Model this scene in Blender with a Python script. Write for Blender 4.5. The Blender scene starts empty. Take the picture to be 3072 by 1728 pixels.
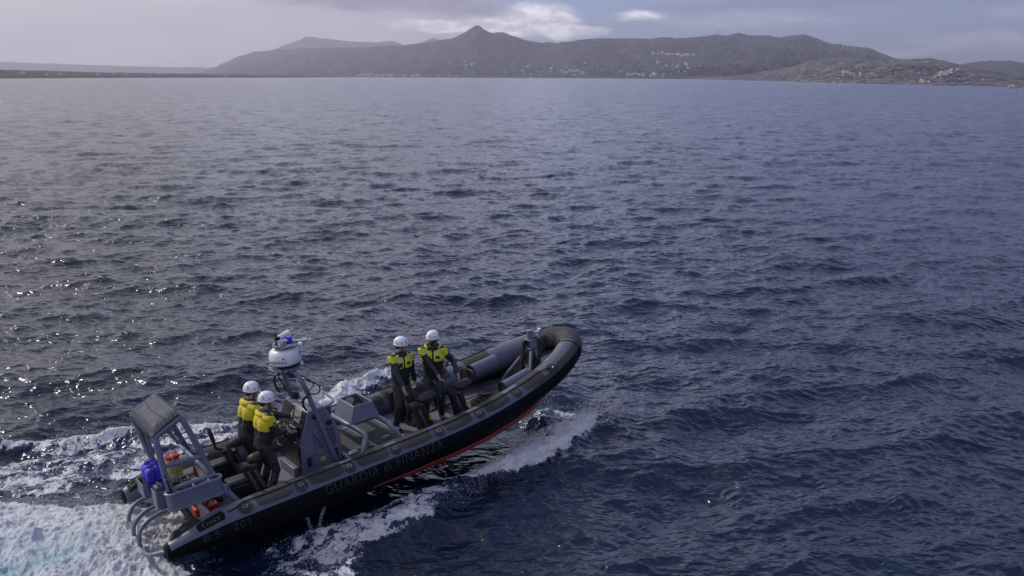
import bpy, bmesh, math, random
import numpy as np
from mathutils import Vector, Matrix
from math import radians, sin, cos, pi, tan

SC = bpy.context.scene
COL = SC.collection
random.seed(7)

# ------------------------------------------------------------------ camera
CAM_H = 7.267
F_PX, W_PX, H_PX = 2600.0, 3072.0, 1728.0
pitch = math.atan((864 - 230.5) / F_PX)
roll = math.atan(0.0033)
cd = bpy.data.cameras.new("camera")
cam = bpy.data.objects.new("camera", cd)
COL.objects.link(cam)
cd.sensor_width = 36.0
cd.lens = 36.0 * F_PX / W_PX
cd.clip_start = 0.05
cd.clip_end = 60000
fw = Vector((0, cos(pitch), -sin(pitch)))
up0 = Vector((0, sin(pitch), cos(pitch)))
rt0 = Vector((1, 0, 0))
rt = rt0 * cos(roll) + up0 * sin(roll)
up = -rt0 * sin(roll) + up0 * cos(roll)
m = Matrix((rt, up, -fw)).transposed().to_4x4()
m.translation = Vector((0, 0, CAM_H))
cam.matrix_world = m
SC.camera = cam

# ------------------------------------------------------------------ light
SUN_AZ = radians(-64)      # measured from +Y (view direction) towards +X
SUN_EL = radians(42)
w = bpy.data.worlds.new("World")
SC.world = w
w.use_nodes = True
wt = w.node_tree
for n in list(wt.nodes):
    wt.nodes.remove(n)


class NT:
    """small helper for writing node trees"""
    def __init__(self, tree):
        self.t = tree

    def n(self, typ, props=None, **ins):
        nd = self.t.nodes.new(typ)
        for k, v in (props or {}).items():
            setattr(nd, k, v)
        for k, v in ins.items():
            self.set(nd, k, v)
        return nd

    def set(self, nd, key, v):
        key = key.replace('_', ' ') if isinstance(key, str) and key not in nd.inputs else key
        if isinstance(key, str) and key.startswith('i') and key[1:].isdigit():
            key = int(key[1:])
        s = nd.inputs[key]
        if isinstance(v, bpy.types.NodeSocket):
            self.t.links.new(v, s)
        elif isinstance(v, bpy.types.Node):
            self.t.links.new(v.outputs[0], s)
        else:
            if s.type == 'RGBA' and len(v) == 3:
                v = (*v, 1)
            s.default_value = v

    def math(self, op, a, b=None, c=None, clamp=False):
        nd = self.t.nodes.new('ShaderNodeMath')
        nd.operation = op
        nd.use_clamp = clamp
        for i, v in enumerate((a, b, c)):
            if v is not None:
                self.set(nd, 'i%d' % i, v)
        return nd.outputs[0]

    def mixc(self, f, a, b, mode='MIX'):
        nd = self.t.nodes.new('ShaderNodeMix')
        nd.data_type = 'RGBA'
        nd.blend_type = mode
        self.set(nd, 'i0', f)
        self.set(nd, 'i6', a)
        self.set(nd, 'i7', b)
        return nd.outputs[2]

    def ss(self, v, lo, hi, a=0.0, b=1.0, kind='SMOOTHSTEP'):
        nd = self.t.nodes.new('ShaderNodeMapRange')
        nd.interpolation_type = kind
        self.set(nd, 'i0', v)
        self.set(nd, 'i1', lo)
        self.set(nd, 'i2', hi)
        self.set(nd, 'i3', a)
        self.set(nd, 'i4', b)
        return nd.outputs[0]

    def noise(self, vec, scale, detail=4, rough=0.55, lac=2.0, dist=0.0, out=0):
        nd = self.t.nodes.new('ShaderNodeTexNoise')
        self.set(nd, 'Vector', vec)
        self.set(nd, 'Scale', scale)
        self.set(nd, 'Detail', detail)
        self.set(nd, 'Roughness', rough)
        self.set(nd, 'Lacunarity', lac)
        self.set(nd, 'Distortion', dist)
        return nd.outputs[out]

    def mapping(self, vec, scale=(1, 1, 1), loc=(0, 0, 0), rot=(0, 0, 0)):
        nd = self.t.nodes.new('ShaderNodeMapping')
        self.set(nd, 'Vector', vec)
        self.set(nd, 'Scale', scale)
        self.set(nd, 'Location', loc)
        self.set(nd, 'Rotation', rot)
        return nd.outputs[0]


N = NT(wt)
tc = N.n('ShaderNodeTexCoord')
sep = N.n('ShaderNodeSeparateXYZ', Vector=tc.outputs['Generated'])
X, Y, Z = sep.outputs
# azimuth and elevation in degrees
az = N.math('MULTIPLY', N.math('ARCTAN2', X, Y), 57.2958)
el = N.math('MULTIPLY', N.math('ARCSINE', Z), 57.2958)
sky = N.n('ShaderNodeTexSky', dict(sky_type='NISHITA', sun_disc=False, sun_elevation=SUN_EL,
                                   sun_rotation=SUN_AZ, altitude=10, air_density=1.0,
                                   dust_density=2.0, ozone_density=2.0))
base = N.mixc(1.0, sky.outputs[0], (0.42, 0.58, 1.04), 'MULTIPLY')
comb = N.n('ShaderNodeCombineXYZ', X=az, Y=N.math('MULTIPLY', el, 2.6))
warp = N.noise(comb, 0.16, 5, 0.6, out=1)
wv = N.n('ShaderNodeVectorMath', dict(operation='MULTIPLY_ADD'))
N.set(wv, 'i0', warp)
N.set(wv, 'i1', (5, 5, 5))
N.set(wv, 'i2', comb.outputs[0])
wsep = N.n('ShaderNodeSeparateXYZ', Vector=wv.outputs[0])
WA = N.math('SUBTRACT', wsep.outputs[0], 2.5)
WE = N.math('DIVIDE', N.math('SUBTRACT', wsep.outputs[1], 2.5), 2.6)


def blob(a, e, ra, re, soft=0.5):
    """cloud mass at azimuth a, elevation e with half sizes ra, re (degrees)"""
    da = N.math('DIVIDE', N.math('SUBTRACT', WA, a), ra)
    de = N.math('DIVIDE', N.math('SUBTRACT', WE, e), re)
    r = N.math('SQRT', N.math('ADD', N.math('MULTIPLY', da, da), N.math('MULTIPLY', de, de)))
    return N.ss(r, 1.0 - soft, 1.0 + soft * 0.35, 1.0, 0.0)


fine = N.noise(comb, 0.55, 7, 0.62)
soft = N.noise(comb, 0.10, 5, 0.55)
# bright veil to the left, hiding the blue
veil = N.ss(WA, -6.0, 3.5, 1.0, 0.0)
c_veil = N.mixc(N.ss(soft, 0.35, 0.65), (3.5, 3.4, 3.9), (4.9, 4.7, 4.8))
col = N.mixc(N.math('MULTIPLY', veil, 0.93), base, c_veil)
# unseen cloud above the frame, added and graded to set the sea's reflected brightness
high = N.math('MULTIPLY', N.ss(N.noise(comb, 0.045, 6, 0.6), 0.36, 0.56), N.ss(el, 4.4, 8.0))
c_high = N.mixc(N.ss(el, 14.0, 42.0), (11.0, 11.2, 14.4), (1.6, 1.8, 3.1))
c_high = N.mixc(N.ss(WA, -12.0, 38.0, 0.0, 0.72), c_high, (1.9, 2.4, 4.6))
col = N.mixc(N.math('MULTIPLY', high, 0.9), col, c_high)
# white cumulus over the peak
cum = N.math('MAXIMUM', blob(0.2, 3.2, 3.9, 1.05, 0.35), blob(3.4, 2.75, 2.4, 0.6, 0.5))
cum = N.math('MAXIMUM', cum, blob(1.8, 3.7, 2.4, 0.9, 0.35))
cum = N.math('MAXIMUM', cum, blob(-4.5, 3.0, 4.0, 0.5, 0.5))
cum = N.math('MAXIMUM', cum, blob(7.6, 3.7, 1.9, 0.40, 0.8))
c_cum = N.mixc(N.ss(fine, 0.38, 0.62), (6.0, 5.8, 6.6), (12.0, 11.5, 11.8))
col = N.mixc(N.math('MULTIPLY', cum, 0.9), col, c_cum)
# lighter band, right
b2 = N.math('MAXIMUM', blob(15.0, 3.35, 6.5, 0.55, 0.8), blob(28.5, 2.0, 5.5, 0.55, 0.9))
b2 = N.math('MAXIMUM', b2, blob(29.5, 3.7, 2.4, 0.5, 0.7))
b2 = N.math('MAXIMUM', b2, blob(23, 1.5, 5.5, 0.25, 0.9))
col = N.mixc(N.math('MULTIPLY', b2, 0.5), col, N.mixc(N.ss(fine, 0.35, 0.65), (3.2, 3.0, 3.9), (5.6, 5.3, 5.9)))
# warm brightness where the sun stands behind the mist
warm = N.math('MULTIPLY', N.ss(WA, -10.0, -26.0), N.ss(el, 0.5, 3.5))
col = N.mixc(N.math('MULTIPLY', warm, 0.5), col, (5.6, 5.2, 4.7))
# grey-violet undersides
g1 = N.math('MAXIMUM', blob(-7.5, 4.5, 7.5, 0.75, 0.5), blob(-2.8, 4.1, 3.0, 0.6, 0.5))
g1 = N.math('MAXIMUM', g1, blob(17.0, 4.35, 10.0, 0.42, 0.6))
g1 = N.math('MAXIMUM', g1, blob(28.0, 5.0, 8.0, 0.7, 0.6))
col = N.mixc(N.math('MULTIPLY', g1, N.ss(fine, 0.3, 0.7, 0.5, 0.95)), col, (1.5, 1.35, 2.0))
# dark violet belly of the cloud bank, high behind the veil
bg = N.n('ShaderNodeBackground', Color=col, Strength=0.12)
# the cloud colours above are radiances on the same scale as the Nishita sky
N.n('ShaderNodeOutputWorld', Surface=bg.outputs[0])

sd = bpy.data.lights.new("sun", 'SUN')
sd.energy = 2.0
sd.angle = radians(2.0)
sd.color = (1.0, 0.955, 0.92)
sun = bpy.data.objects.new("sun", sd)
COL.objects.link(sun)
sdir = Vector((sin(SUN_AZ) * cos(SUN_EL), cos(SUN_AZ) * cos(SUN_EL), sin(SUN_EL)))
sun.rotation_euler = sdir.to_track_quat('Z', 'Y').to_euler()
sun.location = sdir * 50

SC.view_settings.view_transform = 'Standard'
SC.view_settings.look = 'None'
SC.view_settings.exposure = 0.25
SC.view_settings.gamma = 1.0
SC.render.engine = 'CYCLES'
SC.cycles.use_denoising = True
SC.cycles.max_bounces = 6
SC.cycles.volume_bounces = 0
SC.cycles.caustics_reflective = False
SC.cycles.caustics_refractive = False


# ------------------------------------------------------------------ materials
def new_mat(name):
    mt = bpy.data.materials.new(name)
    mt.use_nodes = True
    for n in list(mt.node_tree.nodes):
        mt.node_tree.nodes.remove(n)
    return mt, NT(mt.node_tree)


def mat(name, color, rough=0.5, metal=0.0, var=0.12, scale=6.0, bump=0.0, bscale=40.0, spec=0.5, coat=0.0,
        alpha=1.0, trans=0.0, emis=None, sheen=0.0):
    """procedural paint / fabric / rubber with slight tonal variation"""
    mt, q = new_mat(name)
    t = q.n('ShaderNodeTexCoord').outputs['Object']
    nz = q.noise(t, scale, 6, 0.6)
    dark = tuple(c * (1 - var) for c in color)
    lite = tuple(min(1, c * (1 + var)) for c in color)
    c = q.mixc(q.ss(nz, 0.3, 0.7), dark, lite)
    b = q.n('ShaderNodeBsdfPrincipled', Metallic=metal)
    q.set(b, 'Base Color', c)
    q.set(b, 'Roughness', q.ss(q.noise(t, scale * 2.3, 4), 0.3, 0.7, max(0.02, rough - 0.08), min(1, rough + 0.08)))
    b.inputs['Specular IOR Level'].default_value = spec
    b.inputs['Coat Weight'].default_value = coat
    b.inputs['Alpha'].default_value = alpha
    b.inputs['Transmission Weight'].default_value = trans
    b.inputs['Sheen Weight'].default_value = sheen
    if bump > 0:
        bp = q.n('ShaderNodeBump', Strength=bump, Distance=0.02, Height=q.noise(t, bscale, 5, 0.6))
        q.set(b, 'Normal', bp)
    q.n('ShaderNodeOutputMaterial', Surface=b)
    return mt


def tag(o, label=None, cat=None, group=None, kind=None):
    for k, v in (('label', label), ('category', cat), ('group', group), ('kind', kind)):
        if v is not None:
            o[k] = v
    return o


def link_mesh(name, me, mats, parent=None, smooth=True):
    o = bpy.data.objects.new(name, me)
    COL.objects.link(o)
    for mm in (mats if isinstance(mats, (list, tuple)) else [mats]):
        me.materials.append(mm)
    if smooth:
        me.polygons.foreach_set('use_smooth', [True] * len(me.polygons))
    if parent is not None:
        o.parent = parent
    return o


def grid_mesh(name, P, wrap=False):
    """P: (rows, cols, 3) array -> quad mesh"""
    R, C = P.shape[:2]
    idx = np.arange(R * C).reshape(R, C)
    if wrap:
        idx = np.hstack([idx, idx[:, :1]])
    f = np.stack([idx[:-1, :-1], idx[:-1, 1:], idx[1:, 1:], idx[1:, :-1]], -1).reshape(-1, 4)
    me = bpy.data.meshes.new(name)
    me.vertices.add(R * C)
    me.vertices.foreach_set('co', P.reshape(-1).astype(np.float32))
    me.loops.add(f.size)
    me.loops.foreach_set('vertex_index', f.reshape(-1).astype(np.int32))
    me.polygons.add(len(f))
    me.polygons.foreach_set('loop_start', np.arange(0, f.size, 4, dtype=np.int32))
    me.polygons.foreach_set('loop_total', np.full(len(f), 4, dtype=np.int32))
    me.update(calc_edges=True)
    return me


# ---- numpy noise
rng = np.random.RandomState(5)
_LAT = rng.rand(256, 256).astype(np.float32)


def vnoise(x, y):
    xi = np.floor(x).astype(np.int64)
    yi = np.floor(y).astype(np.int64)
    fx = (x - xi).astype(np.float32)
    fy = (y - yi).astype(np.float32)
    fx = fx * fx * fx * (fx * (fx * 6 - 15) + 10)
    fy = fy * fy * fy * (fy * (fy * 6 - 15) + 10)
    a = _LAT[xi & 255, yi & 255]
    b = _LAT[(xi + 1) & 255, yi & 255]
    c = _LAT[xi & 255, (yi + 1) & 255]
    d = _LAT[(xi + 1) & 255, (yi + 1) & 255]
    return (a * (1 - fx) + b * fx) * (1 - fy) + (c * (1 - fx) + d * fx) * fy


def fbm(x, y, o=5, g=0.5, ridged=False):
    s = 0
    a = 1.0
    t = 0
    for i in range(o):
        v = vnoise(x * 2 ** i + 17.3 * i, y * 2 ** i - 9.1 * i)
        if ridged:
            v = 1 - np.abs(2 * v - 1)
        s = s + a * v
        t += a
        a *= g
    return s / t


def smooth(v, lo, hi):
    t = np.clip((v - lo) / (hi - lo), 0, 1)
    return t * t * (3 - 2 * t)


# ------------------------------------------------------------------ boat frame (needed by the wake)
B_O = np.array([-5.8666, 12.4939, 0.45])
B_YAW, B_PIT, B_ROL = 0.6707, 0.0766, -0.0154
_cy, _sy, _cp, _sp, _cr, _sr = cos(B_YAW), sin(B_YAW), cos(B_PIT), sin(B_PIT), cos(B_ROL), sin(B_ROL)
BM = (np.array([[_cy, -_sy, 0], [_sy, _cy, 0], [0, 0, 1]]) @ np.array([[_cp, 0, -_sp], [0, 1, 0], [_sp, 0, _cp]])
      @ np.array([[1, 0, 0], [0, _cr, -_sr], [0, _sr, _cr]]))

# ------------------------------------------------------------------ sea
# a polar sheet centred under the ship's rail: fine spacing near, coarse towards the horizon
naz = 1250
azs = np.concatenate([np.linspace(-180, -45, 60, endpoint=False), np.linspace(-45, -36, 60, endpoint=False),
                      np.linspace(-36, 36, naz, endpoint=False), np.linspace(36, 45, 60, endpoint=False),
                      np.linspace(45, 180, 60, endpoint=False)])
dep = np.concatenate([np.linspace(80, 36, 60, endpoint=False), np.linspace(36, 0.25, 1050, endpoint=False),
                      np.geomspace(0.25, 0.018, 40)])
rr = CAM_H / np.tan(np.radians(dep))
A, Rr = np.meshgrid(np.radians(azs), rr)
GX = (np.sin(A) * Rr).astype(np.float32)
GY = (np.cos(A) * Rr).astype(np.float32)
dr = np.gradient(rr)

# boat-relative coordinates of every sea vertex
bx = (GX - B_O[0]) * _cy + (GY - B_O[1]) * _sy
by = -(GX - B_O[0]) * _sy + (GY - B_O[1]) * _cy
half = np.interp(bx, [-0.2, 0.3, 5.5, 7.0, 8.4], [1.15, 1.25, 1.25, 1.0, 0.1])
inside = smooth(half + 0.25 - np.abs(by), 0, 0.5) * smooth(bx, -0.3, 0.6) * (1 - smooth(bx, 7.6, 8.8))

nw = 190
lam = np.geomspace(0.09, 9.0, nw)
rw = np.random.RandomState(11)
lam = lam * rw.uniform(0.92, 1.08, nw)
mean_dir = radians(-68)
spread = np.interp(np.log(lam), np.log([0.1, 1, 4, 11]), [1.0, 0.75, 0.5, 0.35])
wdir = mean_dir + rw.normal(0, 1, nw) * spread
ak = np.interp(np.log(lam), np.log([0.09, 0.3, 1.0, 3.0, 6.0, 11.0]), [0.018, 0.024, 0.027, 0.022, 0.014, 0.007])
kk = 2 * pi / lam
amp = ak / kk
ph = rw.uniform(0, 2 * pi, nw)
HZ = np.zeros_like(GX)
DX = np.zeros_like(GX)
DY = np.zeros_like(GX)
lost = np.zeros(len(rr))
lat_sp = rr * radians(72.0 / naz)
for i in range(nw):
    # drop a wave where the grid can no longer carry it (its slope goes to the roughness instead)
    sp = np.sqrt(lat_sp * np.minimum(dr, 12 * lat_sp))
    keep = np.clip((lam[i] / sp - 1.4) / 1.2, 0, 1)
    lost += (1 - keep ** 2) * ak[i] ** 2 / 2
    rows = np.where(keep > 0)[0]
    if len(rows) == 0:
        continue
    r1 = rows.max() + 1
    th = kk[i] * (cos(wdir[i]) * GX[:r1] + sin(wdir[i]) * GY[:r1]) + ph[i]
    th = th.astype(np.float32)
    kf = (keep[:r1, None] * amp[i]).astype(np.float32)
    HZ[:r1] += kf * np.cos(th)
    s = kf * np.sin(th)
    ch = np.float32(0.9)
    DX[:r1] -= ch * s * np.float32(cos(wdir[i]))
    DY[:r1] -= ch * s * np.float32(sin(wdir[i]))
# patches of stronger and weaker chop
gust = 0.72 + 0.6 * fbm(GX / 23.0 + 4, GY / 23.0 + 9, 3)
HZ *= gust
HZ *= (1 - 0.75 * inside)
near = Rr < 40


# ---- wake: strokes with half width, foam density and water height
def seg_field(px, py, pts, wid, val):
    """max over segments of val * falloff(distance / width)"""
    out = np.zeros_like(px)
    for (a, b, w0, w1, v0, v1) in zip(pts[:-1], pts[1:], wid[:-1], wid[1:], val[:-1], val[1:]):
        ax, ay = a
        ex, ey = b[0] - ax, b[1] - ay
        L2 = ex * ex + ey * ey
        t = np.clip(((px - ax) * ex + (py - ay) * ey) / L2, 0, 1)
        d = np.hypot(px - ax - t * ex, py - ay - t * ey)
        wv_ = w0 + (w1 - w0) * t
        out = np.maximum(out, (v0 + (v1 - v0) * t) * np.clip(1 - d / wv_, 0, 1))
    return out


rsel = np.where((rr < 34) & (rr > 5))[0]
r0, r1 = rsel.min(), rsel.max() + 1
wx = GX[r0:r1] + 0.22 * (fbm(GX[r0:r1] * 1.3, GY[r0:r1] * 1.3, 4) - 0.5) * 2
wy = GY[r0:r1] + 0.22 * (fbm(GX[r0:r1] * 1.3 + 40, GY[r0:r1] * 1.3 + 7, 4) - 0.5) * 2
foam = np.zeros_like(wx)
hgt = np.zeros_like(wx)
STROKES = [
    # bow wave curling off the starboard side
    ([(1.0, 18.3), (1.55, 17.45), (0.95, 16.45), (0.2, 15.5), (-0.6, 14.75)], [0.5, 0.85, 0.85, 0.7, 0.40],
     [0.85, 1.12, 1.12, 1.1, 0.9], [0.05, 0.20, 0.25, 0.2, 0.1]),
    ([(0.75, 17.3), (0.2, 16.2), (-0.6, 15.2)], [0.5, 0.6, 0.5], [0.8, 0.85, 0.6], [0.05, 0.06, 0.02]),
    ([(-0.6, 14.75), (-1.25, 14.05), (-1.6, 13.5), (-2.1, 13.0), (-2.9, 12.5)], [0.35, 0.5, 0.62, 0.62, 0.5],
     [1.0, 1.05, 1.05, 0.85, 0.6], [0.1, 0.12, 0.10, 0.08, 0.03]),
    ([(-1.3, 14.6), (-2.2, 13.9), (-3.0, 13.2), (-3.4, 12.6), (-3.3, 11.8)], [0.5, 0.65, 0.6, 0.6, 0.6],
     [0.5, 0.62, 0.66, 0.66, 0.75], [0.0, 0.0, 0.0, 0.0, 0.02]),
    ([(-3.9, 12.6), (-3.3, 11.9), (-2.7, 11.4), (-3.4, 10.8)], [0.3, 0.6, 0.8, 0.9], [0.6, 0.95, 0.95, 0.9],
     [0, 0.04, 0.05, 0.05]),
    ([(-2.9, 12.6), (-2.4, 11.9), (-2.3, 11.2)], [0.35, 0.35, 0.4], [0.55, 0.5, 0.5], [0, 0, 0]),
    # bow wave on the far side
    ([(-2.4, 21.0), (-3.2, 20.1), (-3.75, 19.3), (-4.2, 18.4), (-4.9, 17.3)], [0.45, 0.55, 0.6, 0.6, 0.6],
     [0.7, 1.3, 1.4, 1.3, 1.0], [0.1, 0.3, 0.34, 0.28, 0.1]),
    ([(-4.9, 17.3), (-5.6, 16.9), (-6.6, 16.6), (-7.6, 16.3)], [0.7, 0.9, 1.0, 1.0], [0.9, 1.0, 0.95, 0.8],
     [0.08, 0.08, 0.08, 0.05]),
    # port crest, its trailing lace
    ([(-5.2, 17.75), (-6.2, 17.45), (-7.2, 17.15), (-8.2, 16.75), (-9.3, 16.5), (-10.6, 16.1), (-12.4, 15.6)],
     [0.22, 0.26, 0.3, 0.32, 0.3, 0.3, 0.3], [1.1, 1.15, 1.2, 1.2, 1.0, 0.85, 0.7],
     [0.10, 0.16, 0.20, 0.22, 0.2, 0.16, 0.1]),
    ([(-7.3, 16.4), (-7.9, 15.6), (-8.5, 14.9), (-9.4, 14.3), (-10.8, 13.8)], [0.75, 0.7, 0.75, 0.8, 0.9],
     [0.60, 0.66, 0.72, 0.72, 0.66], [0.0, -0.05, -0.05, -0.03, 0]),
    ([(-6.9, 16.4), (-6.9, 15.6), (-7.2, 14.9), (-7.8, 14.4)], [0.6, 0.6, 0.5, 0.5], [0.62, 0.6, 0.55, 0.5],
     [0, -0.05, -0.05, 0]),
    ([(-9.4, 15.4), (-10.4, 15.2), (-11.6, 14.8)], [0.7, 0.8, 0.9], [0.4, 0.42, 0.5], [-0.04, -0.04, 0]),
    # white stern wash
    ([(-5.9, 12.9), (-6.7, 12.5), (-7.8, 12.2), (-9.5, 11.8), (-12.0, 11.2)], [0.75, 1.15, 1.35, 1.6, 1.9],
     [1.5, 1.9, 1.9, 1.9, 1.8], [0.05, 0.24, 0.26, 0.2, 0.1]),
    ([(-6.0, 12.3), (-6.6, 11.2), (-8.0, 10.2)], [0.8, 1.3, 1.5], [1.2, 1.7, 1.7], [0.0, 0.16, 0.2]),
    ([(-5.5, 13.0), (-5.1, 13.5)], [0.6, 0.6], [1.1, 0.9], [0.0, 0.0]),
    ([(-5.6, 11.7), (-5.2, 11.2), (-5.6, 10.4)], [0.5, 0.6, 0.8], [0.95, 1.1, 1.2], [0.05, 0.1, 0.1]),
    ([(-5.0, 12.05), (-4.4, 12.35), (-3.9, 12.6)], [0.22, 0.2, 0.2], [0.6, 0.55, 0.5], [0.0, 0.0, 0.0]),
    # spray fan thrown at the forefoot
    ([(0.55, 17.75), (0.9, 18.2)], [0.35, 0.35], [1.0, 0.9], [0.3, 0.2]),
]
for pts, wid, den, hh in STROKES:
    foam = np.maximum(foam, seg_field(wx, wy, pts, [q * 1.1 for q in wid], [q * 0.88 for q in den]))
    hs = np.array(hh)
    f1 = seg_field(wx, wy, pts, [q * 1.25 for q in wid], list(np.maximum(hs, 0)))
    f2 = seg_field(wx, wy, pts, [q * 1.25 for q in wid], list(np.maximum(-hs, 0)))
    hgt = np.maximum(hgt, f1) - f2
def poly_field(px, py, poly, edge):
    """1 inside the polygon, falling to 0 over `edge` metres across its border"""
    ins = np.zeros(px.shape, bool)
    d = np.full(px.shape, 1e9, np.float32)
    for (ax, ay), (bx_, by_) in zip(poly, poly[1:] + poly[:1]):
        c = ((ay > py) != (by_ > py)) & (px < (bx_ - ax) * (py - ay) / (by_ - ay + 1e-9) + ax)
        ins ^= c
        ex, ey = bx_ - ax, by_ - ay
        t = np.clip(((px - ax) * ex + (py - ay) * ey) / (ex * ex + ey * ey), 0, 1)
        d = np.minimum(d, np.hypot(px - ax - t * ex, py - ay - t * ey))
    sd = np.where(ins, d, -d)
    return smooth(sd, -edge * 0.6, edge)


LACE = [
 ([(-3.57, 12.41), (-3.48, 12.93), (-3.22, 13.26), (-2.86, 13.73), (-2.28, 14.11), (-1.71, 14.3), (-0.82, 14.57), (-1.02, 14.09), (-1.11, 13.63), (-1.17, 13.22), (-1.51, 13.0), (-1.93, 12.83), (-2.19, 12.42), (-2.29, 12.02), (-2.19, 11.58), (-2.16, 11.3), (-4.07, 11.29), (-3.93, 11.83)], 0.18, 0.66),
 ([(0.45, 16.44), (0.74, 17.13), (1.21, 17.87), (1.68, 18.17), (2.1, 17.6), (1.65, 16.6), (1.3, 15.9), (0.85, 15.3), (0.25, 14.8), (-0.33, 14.5), (-0.8, 14.25), (-1.02, 14.09), (-1.1, 14.7), (-0.6, 15.4), (-0.1, 16.0)], 0.35, 1.08),
 ([(-12.5, 14.6), (-10.15, 15.27), (-9.9, 15.49), (-9.56, 16.44), (-8.87, 16.7), (-7.91, 16.88), (-6.96, 17.33), (-5.93, 17.72), (-5.37, 17.26), (-6.23, 16.06), (-6.72, 15.29), (-6.82, 14.33), (-7.07, 13.95), (-7.54, 14.32), (-7.83, 13.94), (-9.0, 13.93), (-9.35, 13.93), (-12.5, 13.3)], 0.3, 0.64),
 ([(-13, 13.7), (-9.59, 13.93), (-9.0, 13.93), (-8.34, 13.69), (-7.71, 13.46), (-7.09, 13.61), (-6.44, 13.71), (-5.49, 13.96), (-5.08, 13.6), (-5.3, 12.81), (-5.39, 12.2), (-4.74, 11.82), (-4.99, 11.42), (-4.91, 10.96), (-5.6, 9.5), (-13, 9.5)], 0.3, 1.25),
]
for pl_, ed_, dv_ in LACE:
    foam = np.maximum(foam, poly_field(wx, wy, pl_, ed_) * dv_)
hole = poly_field(wx, wy, [(-7.89, 14.0), (-7.91, 14.45), (-7.8, 15.14), (-7.3, 14.73), (-6.82, 14.33), (-6.19, 14.1), (-6.51, 13.85), (-7.08, 13.8)], 0.2)
foam = foam * (1 - 0.65 * hole)
foam *= 0.84 + 0.32 * fbm(GX[r0:r1] * 1.1 + 7, GY[r0:r1] * 1.1 + 3, 4, 0.6)
# hull trough running along the starboard side
trough = seg_field(GX[r0:r1], GY[r0:r1], [(0.4, 17.0), (-1.2, 15.2), (-3.4, 13.5), (-4.6, 12.5)], [0.6, 0.8, 0.8, 0.5],
                   [0.0, 0.16, 0.2, 0.0])
hgt -= trough
aer = seg_field(wx, wy, [(-7.0, 12.0), (-8.2, 11.4), (-10, 10.7)], [0.9, 1.6, 2.2], [1.1, 1.5, 1.5])
aer = np.clip(aer, 0, 1)
thick = smooth(foam, 0.6, 1.25)
turb = (fbm(GX[r0:r1] * 2.2, GY[r0:r1] * 2.2, 5, 0.55) - 0.5) * 0.26 + \
       (fbm(GX[r0:r1] * 8 + 3, GY[r0:r1] * 8, 4, 0.6, True) - 0.5) * 0.075
# churned water between crest and lace, short steep ripples
chop = (fbm(GX[r0:r1] * 5 + 9, GY[r0:r1] * 5, 4, 0.6, True) - 0.6) * 0.09 * smooth(foam, 0.02, 0.45)
Fo = np.zeros_like(GX)
Ae = np.zeros_like(GX)
Fo[r0:r1] = foam
Ae[r0:r1] = aer
HZ[r0:r1] = HZ[r0:r1] * (1 - 0.4 * thick) + hgt + turb * thick * 0.9 + chop
HZ -= 0.16 * inside
lost_px = np.sqrt(np.clip(lost, 0, 1))[:, None] * np.ones_like(GX)
P = np.stack([GX + DX * (1 - inside), GY + DY * (1 - inside), HZ], -1)
me = grid_mesh('sea', P, wrap=True)
for nm, arr in (('foam', Fo), ('aerated', Ae), ('chop', lost_px)):
    at = me.attributes.new(nm, 'FLOAT', 'POINT')
    at.data.foreach_set('value', arr.reshape(-1).astype(np.float32))


def sea_height(x, y):
    """height of the built sea surface near world x, y"""
    r = math.hypot(x, y)
    i = int(np.argmin(np.abs(rr - r)))
    j = int(np.argmin(np.abs(azs - math.degrees(math.atan2(x, y)))))
    return float(HZ[i, j])


mt, q = new_mat('sea_water')
geo = q.n('ShaderNodeNewGeometry')
pos = geo.outputs['Position']
fo = q.n('ShaderNodeAttribute', dict(attribute_name='foam')).outputs['Fac']
ae = q.n('ShaderNodeAttribute', dict(attribute_name='aerated')).outputs['Fac']
cp_ = q.n('ShaderNodeAttribute', dict(attribute_name='chop')).outputs['Fac']
# lacy foam: filaments along warped cell borders, filling in as density grows
wn = q.n('ShaderNodeVectorMath', dict(operation='MULTIPLY_ADD'))
q.set(wn, 'i0', q.noise(pos, 1.7, 5, 0.65, out=1))
q.set(wn, 'i1', (0.9, 0.9, 0.0))
q.set(wn, 'i2', pos)
flat = q.mapping(q.mapping(wn.outputs[0], (1, 1, 0.0), rot=(0, 0, -B_YAW)), (0.62, 1.15, 1.0))
vo = q.n('ShaderNodeTexVoronoi', dict(feature='DISTANCE_TO_EDGE'), Scale=2.4, Vector=flat)
wn2 = q.n('ShaderNodeVectorMath', dict(operation='MULTIPLY_ADD'))
q.set(wn2, 'i0', q.noise(pos, 7.0, 4, 0.6, out=1))
q.set(wn2, 'i1', (0.22, 0.22, 0.0))
q.set(wn2, 'i2', flat)
vo2 = q.n('ShaderNodeTexVoronoi', dict(feature='DISTANCE_TO_EDGE'), Scale=6.5, Vector=wn2.outputs[0])
vo3 = q.n('ShaderNodeTexVoronoi', dict(feature='DISTANCE_TO_EDGE'), Scale=19.0, Vector=wn2.outputs[0])
lace = q.math('ADD', q.math('MULTIPLY', vo.outputs[0], 1.15), q.math('MULTIPLY', vo2.outputs[0], 1.0))
lace = q.math('ADD', lace, q.math('MULTIPLY', vo3.outputs[0], 0.75))
big = q.noise(flat, 1.1, 6, 0.62)
tiny = q.noise(pos, 16, 4, 0.6)
thr = q.math('MULTIPLY_ADD', fo, 1.25, q.math('MULTIPLY_ADD', big, 2.0, -1.43))
thr = q.math('MULTIPLY_ADD', tiny, 0.32, q.math('SUBTRACT', thr, 0.16))
fm = q.ss(q.math('SUBTRACT', thr, lace), -0.04, 0.16)
fm = q.math('MULTIPLY', fm, q.ss(fo, 0.02, 0.16))
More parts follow.
